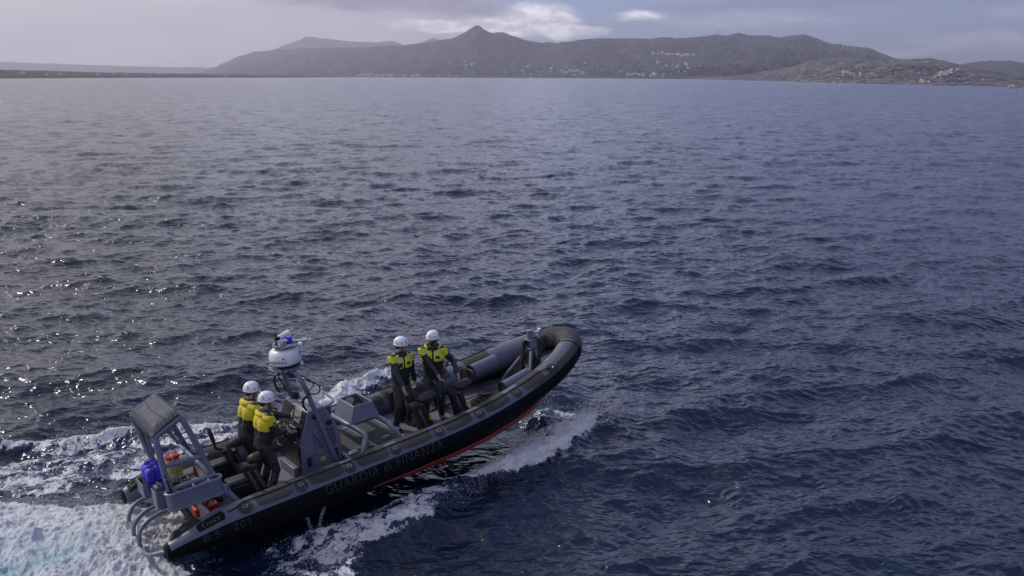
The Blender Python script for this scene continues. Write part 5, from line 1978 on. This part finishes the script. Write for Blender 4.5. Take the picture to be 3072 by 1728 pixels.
gcs = thing('equipment_case', (0.80, -0.06, 0.235), 'dark grey equipment case with black handle lying under the aft arch', 'case')
mb = MB()
mb.box((0, 0, 0.08), (0.24, 0.50, 0.16), rot=Matrix.Rotation(radians(-6), 3, 'Z'))
mb.build('case_body', M_PAINTD, gcs, bevel=0.03)
mb = MB()
mb.box((0, 0.0, 0.165), (0.10, 0.34, 0.02))
mb.tube(catmull([(-0.02, -0.1, 0.17), (-0.02, -0.09, 0.21), (-0.02, 0.09, 0.21), (-0.02, 0.10, 0.17)], 4), 0.014, 6)
mb.build('handle', M_BLK, gcs, bevel=0.004)
mb = MB()
mb.box((0, -0.12, 0.182), (0.25, 0.035, 0.01))
mb.box((0, 0.15, 0.182), (0.25, 0.035, 0.01))
mb.build('strap', M_STRAP, gcs)
orc = thing('orange_cone', (0.98, 0.20, 0.21), 'small orange cone standing between yellow barrel and grey case', 'cone')
mb = MB()
mb.lathe((0, 0, 0), [(0.07, 0), (0.05, 0.06), (0.012, 0.26)], 14)
mb.build('cone_body', M_ORG, orc)

for k, (bs, sz, mtl, lab) in enumerate((((0.94, -0.52, -0.10), (0.20, 0.18, 0.20), M_ORG, 'orange fuel can beneath the side bin, nearest the tube'),
                                       ((0.78, -0.40, -0.10), (0.20, 0.22, 0.16), M_ORG, 'orange box beneath the side bin, behind the orange fuel can'))):
    o = thing('orange_can', bs, lab, 'fuel can')
    mb = MB()
    mb.box((0, 0, sz[2] / 2), sz)
    mb.build('can_body', mtl, o, bevel=0.025)
    mb = MB()
    mb.tube(catmull([(-0.05, 0, sz[2]), (-0.04, 0, sz[2] + 0.04), (0.04, 0, sz[2] + 0.04), (0.05, 0, sz[2])], 4), 0.010, 6)
    mb.build('handle', M_BLK, o)
o = thing('pink_canister', (0.86, -0.50, 0.09), 'pale pink canister lying on the orange cans beneath the side bin', 'canister')
mb = MB()
mb.tube([(-0.08, 0, 0.05), (0.06, 0.05, 0.05)], 0.055, 14)
mb.build('canister_body', M_PINK, o, bevel=0.012)
mb = MB()
mb.tube(catmull([(-0.07, -0.05, 0.04), (-0.02, -0.05, 0.11), (0.05, 0.03, 0.10), (0.09, 0.10, 0.0)], 5), 0.009, 6)
mb.build('strap', M_BLK, o)
# ------------------------------------------------------------------ people
M_JACKET = mat('black_drysuit', (0.013, 0.014, 0.019), 0.55, var=0.25, scale=7, bump=0.35, bscale=28)
M_SKIN = mat('skin', (0.42, 0.24, 0.18), 0.5, var=0.08, scale=14)
M_LIME = mat('fluorescent_yellow', (0.54, 0.58, 0.02), 0.65, var=0.08, scale=9, bump=0.3, bscale=25)
M_GOLD = mat('golden_yellow', (0.62, 0.52, 0.015), 0.65, var=0.08, scale=9, bump=0.3, bscale=25)
M_HELM = mat('white_helmet', (0.80, 0.80, 0.83), 0.28, var=0.03)
M_SILV = mat('reflective_tape', (0.45, 0.44, 0.45), 0.35, metal=0.2, var=0.1)
M_HAIR = mat('dark_hair', (0.018, 0.013, 0.010), 0.6, var=0.3, scale=40, bump=0.5, bscale=200)
M_GREEN = mat('green_badge', (0.06, 0.20, 0.09), 0.6, var=0.1)
M_NAVY = mat('navy_badge', (0.015, 0.035, 0.06), 0.6, var=0.1)
M_EYE = mat('eye_white', (0.6, 0.58, 0.55), 0.3, var=0.02)
M_SHADE = mat('dark_glasses', (0.01, 0.01, 0.01), 0.15, var=0.05)
M_LIP = mat('lip', (0.35, 0.13, 0.11), 0.5, var=0.05)
M_VENT = mat('helmet_vent', (0.012, 0.015, 0.03), 0.5, var=0.1)
M_BEARD = mat('stubble', (0.10, 0.065, 0.05), 0.7, var=0.15, scale=60)


def capsule(mb, a, b, r0, r1, n=12, flat=1.0):
    a, b = Vector(a), Vector(b)
    d = b - a
    L = d.length
    if L < 1e-6:
        mb.ball(a, r0, n)
        return
    t = d / L
    pts, rs = [], []
    for k in range(4):
        an = pi / 2 * (1 - k / 4)
        pts.append(a - t * r0 * sin(an))
        rs.append(max(r0 * cos(an), 1e-4))
    for k in range(5):
        an = pi / 2 * k / 4
        pts.append(b + t * r1 * sin(an))
        rs.append(max(r1 * cos(an), 1e-4))
    mb.tube(pts, rs, n, flat=flat)


def ik(a, c, l1, l2, pole):
    a, c, pole = Vector(a), Vector(c), Vector(pole)
    d = c - a
    L = min(d.length, l1 + l2 - 1e-3)
    d = d.normalized()
    x = (l1 * l1 - l2 * l2 + L * L) / (2 * L)
    h = math.sqrt(max(l1 * l1 - x * x, 0))
    pn = (pole - d * pole.dot(d)).normalized()
    return a + d * x + pn * h, a + d * L


def add_hand(mb, wrist, d, pn, thumb_side, curl):
    """d: finger direction, pn: palm normal (towards the palm side), curl in degrees per joint"""
    d = Vector(d).normalized()
    pn = Vector(pn)
    pn = (pn - d * pn.dot(d)).normalized()
    ac = d.cross(pn).normalized() * thumb_side      # towards the thumb
    w0 = Vector(wrist)
    for k in (-1, 0, 1):
        capsule(mb, w0 + ac * 0.010 * k, w0 + d * 0.085 + ac * 0.024 * k, 0.020, 0.0165, 10)
    lens = ((0.040, 0.026, 0.020), (0.045, 0.029, 0.022), (0.041, 0.027, 0.020), (0.032, 0.021, 0.018))
    for i, ll in enumerate(lens):
        o = 0.031 - 0.0215 * i
        p = w0 + d * 0.088 + ac * o
        a = radians(curl * (0.75 + 0.12 * i))
        dd = (d + ac * (0.10 - 0.07 * i)).normalized()
        for j, l_ in enumerate(ll):
            ang = a * (0.7 + 0.45 * j) if j else a * 0.6
            axis = ac
            rot = Matrix.Rotation(ang * -thumb_side, 3, axis) if False else None
            c_, s_ = cos(ang), sin(ang)
            pd = (pn - dd * pn.dot(dd)).normalized()
            nd = dd * c_ + pd * s_
            e = p + nd * l_
            capsule(mb, p, e, 0.0105 - 0.0008 * j, 0.0098 - 0.0009 * j, 8)
            p, dd = e, nd
    p = w0 + d * 0.025 + ac * 0.022
    q1 = p + (d * 0.55 + ac * 0.75 + pn * 0.15).normalized() * 0.045
    q2 = q1 + (d * 0.85 + ac * 0.25 + pn * 0.35).normalized() * 0.032
    q3 = q2 + (d * 0.85 - ac * 0.15 + pn * 0.45).normalized() * 0.024
    capsule(mb, p, q1, 0.016, 0.0125, 8)
    capsule(mb, q1, q2, 0.0125, 0.011, 8)
    capsule(mb, q2, q3, 0.011, 0.0095, 8)


def person(base_boat, yaw, label, lean=(0, 0), head_yaw=0, head_pitch=0, hands=None, feet=None, yellow=None,
           glasses=False, beard=False, group=None, height=1.0, hood_up=0.0, curl=(35, 35), hand_dir=None, badge='green'):
    """base_boat: deck point in boat frame; yaw: world heading; hands: world-frame-free targets in boat frame (right, left)"""
    root = bpy.data.objects.new('person', None)
    COL.objects.link(root)
    wpos = BMAT @ Vector(base_boat)
    root.location = wpos
    root.rotation_euler = (0, 0, yaw)
    tag(root, label, 'person', group)
    inv = (Matrix.Translation(wpos) @ Matrix.Rotation(yaw, 4, 'Z')).inverted()

    def loc(pb):
        return inv @ (BMAT @ Vector(pb))
    # torso frame: lean about the hips (forward, sideways)
    hip = V(0, 0, 0.93)
    RT = Matrix.Rotation(radians(lean[0]), 3, 'Y') @ Matrix.Rotation(radians(lean[1]), 3, 'X')

    def T(p):
        return hip + RT @ (Vector(p) - hip)
    bodyb = MB()
    # legs
    feet = feet or ((0.02, -0.15), (0.0, 0.15))
    deckz = [loc(Vector(base_boat))[2]] * 2
    for (fx, fy), sy in zip(feet, (-1, 1)):
        hp = V(0.0, sy * 0.095, 0.90)
        an = V(fx, fy, 0.09)
        kn_, an2 = ik(hp, an, 0.43, 0.42, (1, sy * 0.15, 0))
        capsule(bodyb, hp, kn_, 0.103, 0.078)
        capsule(bodyb, kn_, an, 0.078, 0.062)
        # boot
        capsule(bodyb, an + V(-0.03, 0, -0.035), an + V(0.15, sy * 0.02, -0.045), 0.047, 0.042)
        capsule(bodyb, an, an + V(0.02, 0, -0.03), 0.060, 0.055)
    # pelvis and trunk
    for sy in (-1, 1):
        capsule(bodyb, V(-0.01, sy * 0.055, 0.93), T((0.0, sy * 0.065, 1.10)), 0.135, 0.132, 14)
        capsule(bodyb, T((0.0, sy * 0.065, 1.10)), T((0.0, sy * 0.085, 1.30)), 0.132, 0.140, 14)
        capsule(bodyb, T((0.0, sy * 0.06, 1.36)), T((-0.01, sy * 0.150, 1.425)), 0.125, 0.085, 14)
    capsule(bodyb, T((0, 0, 1.38)), T((0, 0, 1.46)), 0.11, 0.085)
    # jacket hem
    for a in np.linspace(0, 2 * pi, 13)[:-1]:
        p0 = V(0.105 * cos(a) - 0.01, 0.155 * sin(a), 0.93)
        capsule(bodyb, p0, T(V(0.10 * cos(a), 0.15 * sin(a), 1.04)), 0.040, 0.040, 8)
    # collar
    bodyb.tube([T((0.075 * cos(a) - 0.005, 0.085 * sin(a), 1.475)) for a in np.linspace(0, 2 * pi, 25)[:-1]], 0.038, 10, closed=True)
    bodyb.tube([T((0.072 * cos(a), 0.080 * sin(a), 1.515 + 0.01 * sin(3 * a))) for a in np.linspace(0, 2 * pi, 25)[:-1]], 0.028, 10, closed=True)
    # arms
    arms = []
    for k, sy in enumerate((-1, 1)):
        sh_ = T((0.0, sy * 0.190, 1.415))
        tgt = loc(hands[k]) if hands and hands[k] is not None else V(0.12, sy * 0.30, 0.86)
        elb, wr = ik(sh_, tgt, 0.285, 0.265, (-0.6, sy * 0.65, -0.35))
        arms.append((sh_, elb, wr))
        capsule(bodyb, sh_, elb, 0.082, 0.062)
        capsule(bodyb, elb, wr, 0.063, 0.046)
        capsule(bodyb, wr - (wr - elb).normalized() * 0.04, wr + (wr - elb).normalized() * 0.005, 0.050, 0.048)
        dd = (wr - elb).normalized()
        if hand_dir and hand_dir[k] is not None:
            dd = (dd + Vector(hand_dir[k])).normalized()
        pn = V(0, -sy, 0) if abs(dd.z) > 0.5 else V(0, -sy * 0.5, -1)
        add_hand(bodyb, wr + dd * 0.025, dd, pn, (1 if sy > 0 else -1) * (1 if abs(dd.z) > 0.5 else 1), curl[k])
    # head
    hc = T((0.015, 0, 1.665))
    RH = Matrix.Rotation(radians(head_yaw), 3, 'Z') @ Matrix.Rotation(radians(head_pitch), 3, 'Y')

    def H(x, y, z):
        return hc + RH @ V(x, y, z)
    capsule(bodyb, T((-0.01, 0, 1.46)), H(-0.015, 0, -0.06), 0.060, 0.058)
    bodyb.ball(H(-0.012, 0, 0.030), (0.098, 0.078, 0.090), 20, rot=RH)
    bodyb.ball(H(0.018, 0, -0.040), (0.070, 0.062, 0.078), 18, rot=RH)
    bodyb.ball(H(0.052, 0, -0.088), (0.034, 0.034, 0.028), 14, rot=RH)
    capsule(bodyb, H(0.082, 0, 0.010), H(0.106, 0, -0.030), 0.010, 0.0145, 10)
    for sy in (-1, 1):
        capsule(bodyb, H(0.076, sy * 0.008, 0.030), H(0.066, sy * 0.048, 0.030), 0.014, 0.012, 8)
        bodyb.ball(H(0.058, sy * 0.040, -0.025), (0.024, 0.022, 0.026), 10, rot=RH)
        bodyb.ball(H(-0.008, sy * 0.078, -0.012), (0.020, 0.010, 0.032), 10, rot=RH)
        bodyb.ball(H(0.090, sy * 0.011, -0.034), 0.011, 8)
    capsule(bodyb, H(0.080, -0.018, -0.060), H(0.080, 0.018, -0.060), 0.0125, 0.0125, 8)
    tmp = bodyb.build('tmp_body', M_JACKET)
    md = tmp.modifiers.new('r', 'REMESH')
    md.mode = 'VOXEL'
    md.voxel_size = 0.0068
    md = tmp.modifiers.new('s', 'SMOOTH')
    md.factor = 0.5
    md.iterations = 3
    dg = bpy.context.evaluated_depsgraph_get()
    me = bpy.data.meshes.new_from_object(tmp.evaluated_get(dg))
    bpy.data.objects.remove(tmp)
    me.name = 'body'
    me.materials.clear()
    nv = len(me.vertices)
    co = np.empty(nv * 3, np.float32)
    me.vertices.foreach_get('co', co)
    co = co.reshape(-1, 3).astype(np.float64)
    no = np.empty(nv * 3, np.float32)
    me.vertices.foreach_get('normal', no)
    no = no.reshape(-1, 3).astype(np.float64)
    RTn = np.array(RT)
    hipn = np.array(hip)
    loc_t = (co - hipn) @ RTn + hipn          # torso-frame coordinates
    RHn = np.array(RH)
    loc_h = (co - np.array(hc)) @ RHn

    def seg_t(p, a, b):
        a, b = np.array(a), np.array(b)
        e = b - a
        t = ((p - a) @ e) / (e @ e)
        tc_ = np.clip(t, 0, 1)
        return t, np.linalg.norm(p - a - tc_[:, None] * e, axis=1)
    head_m = (np.linalg.norm(loc_h * np.array([1, 1.1, 0.8]), axis=1) < 0.135) & (loc_t[:, 2] > 1.525) & (loc_h[:, 2] > -0.118)
    hand_m = np.zeros(nv, bool)
    arm_m = np.zeros(nv, bool)
    for sh_, elb, wr in arms:
        t2, d2 = seg_t(co, elb, wr)
        e = (Vector(wr) - Vector(elb)).normalized()
        past = (co - np.array(wr)) @ np.array(e)
        hand_m |= (np.linalg.norm(co - np.array(wr), axis=1) < 0.24) & (past > 0.016) & (d2 < 0.25) & (co[:, 2] < 1.5)
        t1, d1 = seg_t(co, sh_, elb)
        arm_m |= (d1 < 0.082 - 0.02 * np.clip(t1, 0, 1) + 0.007) & (t1 > 0.36)
        arm_m |= (d2 < 0.08) & (t2 > -0.1)
    # hands reaching past the wrist may graze the legs: keep trousers out
    legz = co[:, 2] < 0.62
    hand_m &= ~legz
    tors_x = np.abs(loc_t[:, 1]) < 0.16
    hand_m &= ~((np.abs(co[:, 1]) < 0.15) & (np.abs(co[:, 0]) < 0.13))
    skin_v = head_m | hand_m
    # cloth folds
    cl = ~skin_v
    ca_, sa_ = cos(0.6), sin(0.6)
    fx_ = co[:, 0] * 0.8 + co[:, 1] * 0.6
    wq = 0.6 * fbm(fx_ * 6 + 9, co[:, 2] * 5, 3)
    fz = fbm(fx_ * 6 * ca_ + co[:, 2] * 6 * sa_ + 5 + wq, -fx_ * 6 * sa_ + co[:, 2] * 6 * ca_ + 2 - wq, 4, 0.6, True)
    fz2 = fbm(co[:, 0] * 5 - co[:, 1] * 6 + 1, co[:, 2] * 7 + 3, 3)
    amp_ = np.where(co[:, 2] < 0.9, 0.016, 0.011) * smooth(co[:, 2], 0.08, 0.2) * smooth(1.53 - loc_t[:, 2], 0, 0.08)
    co2 = co + no * ((fz - 0.62) * amp_ + (fz2 - 0.5) * 0.015 * (amp_ > 0.001))[:, None] * cl[:, None]
    me.vertices.foreach_set('co', co2.reshape(-1).astype(np.float32))
    body = link_mesh('body', me, [M_JACKET, M_SKIN, M_BEARD], root)
    npoly = len(me.polygons)
    li = np.empty(npoly, np.int32)
    me.polygons.foreach_get('loop_start', li)
    vi = np.empty(len(me.loops), np.int32)
    me.loops.foreach_get('vertex_index', vi)
    f0 = vi[li]
    mi = np.where(skin_v[f0], 1, 0)
    if beard:
        bd = head_m & (loc_h[:, 2] < -0.045) & (loc_h[:, 0] > -0.01)
        bd |= head_m & (loc_h[:, 2] < -0.02) & (np.abs(loc_h[:, 1]) > 0.045) & (loc_h[:, 0] > -0.02)
        mi = np.where(bd[f0], 2, mi)
    me.polygons.foreach_set('material_index', mi.astype(np.int32))

    faces = [tuple(vi[s:s + 4]) for s in li]

    def shell(name, mask, off, mtl, parent, thick=0.006):
        sel = [f for f in faces if all(mask[i] for i in f)]
        if not sel:
            return None
        ids = sorted({i for f in sel for i in f})
        rm = {i: k for k, i in enumerate(ids)}
        mb = MB()
        mb.add([co2[i] + no[i] * off for i in ids], [[rm[i] for i in f] for f in sel])
        o = mb.build(name, mtl, parent)
        md_ = o.modifiers.new('thick', 'SOLIDIFY')
        md_.thickness = thick
        md_.offset = 1
        md_ = o.modifiers.new('soft', 'SMOOTH')
        md_.iterations = 2
        return o
    yz, yy_, yx = loc_t[:, 2], np.abs(loc_t[:, 1]), loc_t[:, 0]
    front = yx > 0.0
    yoke = (yz > np.where(front, 1.235, 1.20)) & (yz < 1.475) & ~skin_v & ~arm_m
    yoke &= ~(front & (yy_ < 0.016))
    pocket = front & (yy_ > 0.055) & (yy_ < 0.125) & (yz > 1.265) & (yz < 1.345)
    yoke &= ~(pocket & ((loc_t[:, 1] < 0) | (yz > 1.30)))
    neck_r = np.hypot(loc_t[:, 0] + 0.005, loc_t[:, 1])
    yoke &= ~((yz > 1.455) & (neck_r < 0.125))
    shell('yellow_yoke', yoke, 0.004, yellow, root)
    tape = yoke & (yz > 1.38) & (yy_ > 0.075) & (yy_ < 0.125)
    shell('reflective_tape', tape, 0.013, M_SILV, root, 0.002)
    tp2 = ~skin_v & front & (yy_ < 0.010) & (yz > 1.0) & (yz < 1.46) & ~arm_m
    shell('zip', tp2, 0.006, M_BLKR, root, 0.003)
    # hood lying behind the neck
    hb_ = MB()
    for a in np.linspace(radians(105), radians(255), 9):
        hb_.ball(T((0.115 * cos(a) + 0.01, 0.125 * sin(a), 1.47 + 0.02 * cos(a) + hood_up)), (0.050, 0.052, 0.040 + hood_up), 12)
    for a in np.linspace(radians(60), radians(300), 11):
        hb_.ball(T((0.118 * cos(a) + 0.01, 0.130 * sin(a), 1.485 + hood_up * 1.5 - 0.02 * abs(cos(a / 2)))), 0.028, 10)
    hb2 = hb_.build('hood', yellow, root)
    md = hb2.modifiers.new('r', 'REMESH')
    md.mode = 'VOXEL'
    md.voxel_size = 0.011
    md = hb2.modifiers.new('s', 'SMOOTH')
    md.iterations = 4
    hl = MB()
    for a in np.linspace(radians(95), radians(265), 9):
        hl.ball(T((0.085 * cos(a) + 0.01, 0.095 * sin(a), 1.505 + hood_up)), 0.038, 10)
    hl.build('hood_lining', M_JACKET, root)
    # sleeve badges
    for k, (sh_, elb, wr) in enumerate(arms):
        sy = (-1, 1)[k]
        e = (Vector(elb) - Vector(sh_)).normalized()
        out = V(0.10, sy, 0.15)
        out = (out - e * out.dot(e)).normalized()
        cpt = Vector(sh_) + e * 0.085 + out * 0.080
        bg_ = MB()
        bg_.lathe(cpt, [(0.040, 0), (0.040, 0.007), (0.03, 0.009)], 18, axis=out)
        b_o = bg_.build('sleeve_badge', M_GREEN if badge == 'green' else M_STICK, root)
        bg_ = MB()
        bg_.lathe(cpt + out * 0.008, [(0.030, 0), (0.030, 0.003)], 18, axis=out)
        bg_.build('badge_centre', M_NAVY, b_o)
        bg_ = MB()
        tq = out.to_track_quat('Z', 'Y').to_matrix()
        bg_.tube([cpt + out * 0.013 + tq @ V(0, 0.016, 0), cpt + out * 0.013 + tq @ V(0, -0.014, 0)], 0.0025, 4)
        bg_.tube([cpt + out * 0.013 + tq @ V(0.014 * cos(a), -0.002 + 0.014 * sin(a), 0) for a in np.linspace(pi, 2 * pi, 8)], 0.0025, 4)
        bg_.build('badge_anchor', M_GREEN if badge == 'green' else M_STICK, b_o)
    # wrist tab
    for k, (sh_, elb, wr) in enumerate(arms):
        e = (Vector(wr) - Vector(elb)).normalized()
        wt_ = MB()
        wt_.tube([Vector(wr) - e * 0.035, Vector(wr) - e * 0.012], 0.054, 14)
        wt_.build('cuff', M_JACKET if group != 'crew standing at the console' else M_SILV, root)
    # hair, eyes
    hr = MB()
    hr.ball(H(-0.022, 0, 0.028), (0.104, 0.084, 0.088), 20, rot=RH)
    hr.ball(H(-0.060, 0, -0.020), (0.052, 0.072, 0.070), 16, rot=RH)
    for sy in (-1, 1):
        hr.ball(H(0.004, sy * 0.072, 0.005), (0.018, 0.012, 0.034), 10, rot=RH)
    hr.build('hair', M_HAIR, root)
    for sy in (-1, 1):
        ey = MB()
        ey.ball(H(0.070, sy * 0.031, 0.006), (0.014, 0.016, 0.011), 10, rot=RH)
        eo = ey.build('eye', M_EYE, root)
        ey = MB()
        ey.ball(H(0.079, sy * 0.031, 0.006), 0.0065, 8)
        ey.build('iris', M_HAIR, eo)
    lp = MB()
    capsule(lp, H(0.089, -0.016, -0.060), H(0.089, 0.016, -0.060), 0.0055, 0.0055, 8)
    lp.build('lips', M_LIP, root)
    if glasses:
        gl = MB()
        for sy in (-1, 1):
            gl.ball(H(0.088, sy * 0.034, 0.006), (0.007, 0.030, 0.021), 12, rot=RH)
            gl.tube([H(0.080, sy * 0.062, 0.010), H(-0.005, sy * 0.086, 0.006)], 0.004, 6)
        gl.tube([H(0.092, -0.01, 0.010), H(0.092, 0.01, 0.010)], 0.004, 6)
        gl.build('sunglasses', M_SHADE, root)
    # helmet
    hm = group_part('helmet', root)
    sb = MB()
    n_, m__ = 40, 14
    vs, fs = [], []
    for i in range(m__ + 1):
        t = i / m__
        for k in range(n_):
            a = 2 * pi * k / n_
            zz = cos(t * pi / 2 * 1.10)
            rr_ = sin(t * pi / 2 * 1.10)
            fx = 1.05 if cos(a) > 0 else 1.0
            ridge = 0.004 * math.exp(-((sin(a) * rr_) / 0.18) ** 2) * (1 if True else 0)
            drop = -0.018 * (1 if t > 0.85 else 0) * (0.5 - 0.5 * cos(2 * a)) * (t - 0.85) / 0.15 - (0.012 * max(0, -cos(a)) * max(0, t - 0.85) / 0.15)
            p = V((0.134 * fx) * rr_ * cos(a), 0.112 * rr_ * sin(a), 0.122 * zz + ridge + drop)
            vs.append(H(-0.008 + p.x, p.y, 0.042 + p.z))
    for i in range(m__):
        for k in range(n_):
            fs.append((i * n_ + k, (i + 1) * n_ + k, (i + 1) * n_ + (k + 1) % n_, i * n_ + (k + 1) % n_))
    sb.add(vs, fs)
    rim = [vs[m__ * n_ + k] for k in range(n_)]
    sb.tube(rim, 0.0055, 6, closed=True)
    so = sb.build('shell', M_HELM, hm)

    def hp_(a, t, off=0.0):
        zz, rr_ = cos(t * pi / 2 * 1.10), sin(t * pi / 2 * 1.10)
        fx = 1.05 if cos(a) > 0 else 1.0
        k = 1 + off / 0.12
        return H(-0.008 + 0.134 * fx * rr_ * cos(a) * k, 0.112 * rr_ * sin(a) * k, 0.042 + 0.122 * zz * k)
    for sy in (-1, 1):
        for a0, t0, w_, h_ in ((36, 0.66, 24, 0.27), (80, 0.80, 12, 0.12), (130, 0.70, 24, 0.27)):
            vb = MB()
            sgn = 1 if a0 < 90 else -1
            pts_ = [(a0 - w_ / 2 * sgn, t0 - h_ / 2), (a0 + w_ / 2 * sgn * 0.2, t0 - h_ / 2 * 0.7), (a0 + w_ / 2 * sgn, t0 + h_ / 2), (a0 - w_ * 0.1 * sgn, t0 + h_ * 0.45)]
            vb.add([hp_(radians(a) * sy, t, 0.0035) for a, t in pts_] + [hp_(radians(a) * sy, t, -0.006) for a, t in pts_],
                   [(0, 1, 2, 3), (0, 1, 5, 4), (1, 2, 6, 5), (2, 3, 7, 6), (3, 0, 4, 7)])
            vb.build('vent', M_VENT, hm, smooth=False)
    tl = MB()
    for a0 in (-60, -25, 25, 60, 120, -120):
        tl.tube([hp_(radians(a0 + k * 5), 0.40 + 0.02 * k, 0.001) for k in range(-2, 3)], 0.0022, 4)
    tl.build('shell_crease', M_SILV, hm)
    cs = MB()
    for sy in (-1, 1):
        cs.tube([H(0.030, sy * 0.095, 0.01), H(0.030, sy * 0.078, -0.05), H(0.040, sy * 0.030, -0.115), H(0.042, 0, -0.120)], 0.0065, 6)
        cs.tube([H(-0.060, sy * 0.090, 0.0), H(0.020, sy * 0.082, -0.045)], 0.0060, 6)
    cs.build('chin_strap', M_BLK, hm)
    if height != 1.0:
        root.scale = (height,) * 3
    return root


DKZ = -0.118
P = person
P((4.88, 0.10, DKZ), radians(-48), 'person in lime and black drysuit and white helmet, right profile, left of the foredeck pair',
  head_yaw=50, head_pitch=4, hands=[(4.80, -0.26, 0.80), (5.28, 0.14, 0.72)], lean=(2, 0), yellow=M_LIME,
  group='crew standing on the foredeck', curl=(22, 30), hand_dir=[(0, 0, -0.4), (0, 0, -0.6)], badge='green')
P((5.53, -0.03, DKZ), radians(-84), 'person in lime and black drysuit with turned bearded face, nearest the bow',
  head_yaw=-52, head_pitch=5, hands=[(5.54, -0.38, 0.80), (5.94, -0.38, 0.82)], lean=(5, 0), yellow=M_LIME, beard=True,
  group='crew standing on the foredeck', hood_up=0.02, curl=(50, 20), hand_dir=[(0, 0, -0.2), (0.2, 0, -0.1)], badge='green')
P((1.84, -0.57, DKZ), radians(38.4), 'person steering at the console in golden yellow and black drysuit, nearest the camera',
  head_yaw=-6, head_pitch=6, hands=[(2.30, -0.66, 0.93), (2.62, -0.50, 1.02)], lean=(7, 0), yellow=M_GOLD,
  group='crew standing at the console', curl=(45, 50), badge='gold')
P((1.82, 0.06, DKZ), radians(42), 'person in golden yellow and black drysuit and sunglasses behind the helmsman, on the far side',
  head_yaw=-8, head_pitch=4, hands=[(2.42, -0.10, 0.95), (2.46, 0.35, 1.0)], lean=(9, 0), yellow=M_GOLD, glasses=True,
  group='crew standing at the console', curl=(45, 45), hood_up=0.01, badge='gold')
# ------------------------------------------------------------------ spray
rs_ = np.random.RandomState(31)
M_DROP = mat('spray_water', (0.80, 0.80, 0.85), 0.15, var=0.05, spec=0.8)
drops = []


def burst(pts, n, spread, zr, size=(0.004, 0.011), zp=1.6):
    pts = [np.array(p, float) for p in pts]
    for _ in range(int(n * 3.2)):
        k = rs_.randint(0, len(pts) - 1)
        t = rs_.rand()
        p = pts[k] * (1 - t) + pts[k + 1] * t
        x, y = p[0] + rs_.normal(0, spread), p[1] + rs_.normal(0, spread)
        z = sea_height(x, y) + 0.01 + zr * rs_.rand() ** zp
        drops.append((x, y, z, 0.62 * rs_.uniform(*size) * (0.4 + rs_.rand() ** 3)))


burst([(1.9, 17.9), (1.6, 17.2), (1.0, 16.3), (0.3, 15.3)], 1500, 0.22, 0.42, (0.004, 0.012))
burst([(2.0, 18.0), (1.7, 17.2)], 350, 0.35, 0.5, (0.004, 0.011), 1.2)
burst([(0.3, 15.3), (-0.6, 14.6), (-1.1, 13.8)], 350, 0.16, 0.16)
burst([(0.9, 18.5), (0.5, 17.6), (0.0, 16.8)], 1100, 0.13, 0.42, (0.003, 0.008), 0.9)
burst([(-3.4, 20.0), (-4.2, 18.6), (-5.0, 17.4)], 900, 0.2, 0.35)
burst([(-6.2, 13.6), (-7.3, 13.5), (-8.6, 13.5)], 900, 0.14, 0.28)
burst([(-6.0, 12.8), (-6.6, 12.2), (-7.6, 12.0)], 900, 0.4, 0.25)
burst([(-3.2, 12.9), (-3.6, 12.4), (-2.6, 12.2)], 350, 0.25, 0.12)
burst([(-9.5, 16.4), (-7.9, 16.85), (-6.2, 17.5)], 400, 0.15, 0.15)
# two thin jets thrown up beside the hull
for (ax, ay), (bx2, by2), hgt_ in (((-3.28, 13.02), (-3.55, 13.35), 0.42), ((-3.22, 13.05), (-3.12, 13.45), 0.50)):
    for _ in range(420):
        t = rs_.rand()
        z = 0.02 + hgt_ * (t * 1.5 - t * t * 0.6) + rs_.normal(0, 0.018)
        drops.append((ax + (bx2 - ax) * t + rs_.normal(0, 0.018), ay + (by2 - ay) * t + rs_.normal(0, 0.018), sea_height(ax, ay) + z, rs_.uniform(0.002, 0.006)))
D_ = np.array(drops)
octv = np.array([(1, 0, 0), (-1, 0, 0), (0, 1, 0), (0, -1, 0), (0, 0, 1.2), (0, 0, -1.2)])
octf = np.array([(0, 2, 4), (2, 1, 4), (1, 3, 4), (3, 0, 4), (2, 0, 5), (1, 2, 5), (3, 1, 5), (0, 3, 5)])
vv = (D_[:, None, :3] + octv[None] * D_[:, 3][:, None, None]).reshape(-1, 3)
ff = (octf[None] + (np.arange(len(D_)) * 6)[:, None, None]).reshape(-1, 3)
me = bpy.data.meshes.new('sea_spray')
me.vertices.add(len(vv))
me.vertices.foreach_set('co', vv.reshape(-1).astype(np.float32))
me.loops.add(ff.size)
me.loops.foreach_set('vertex_index', ff.reshape(-1).astype(np.int32))
me.polygons.add(len(ff))
me.polygons.foreach_set('loop_start', np.arange(0, ff.size, 3, dtype=np.int32))
me.polygons.foreach_set('loop_total', np.full(len(ff), 3, dtype=np.int32))
me.update(calc_edges=True)
so = link_mesh('sea_spray', me, M_DROP)
tag(so, kind='stuff', label='fine white spray droplets flying above the bow wave and stern wash')
# ------------------------------------------------------------------ air
bm = bmesh.new()
bmesh.ops.create_cube(bm, size=1.0)
for v in bm.verts:
    v.co = Vector((v.co.x * 44000, v.co.y * 44000, (v.co.z + 0.5) * 1320 - 8))
me = bpy.data.meshes.new('haze')
bm.to_mesh(me)
bm.free()
mt, q = new_mat('haze_air')
vp = q.n('ShaderNodeVolumePrincipled', Density=HAZE_D, Anisotropy=0.35)
q.set(vp, 'Color', (0.90, 0.89, 1.0))
q.n('ShaderNodeOutputMaterial', Volume=vp)
hz = link_mesh('haze', me, mt, smooth=False)
tag(hz, kind='stuff', label='pale violet sea haze veiling the distant mountains')
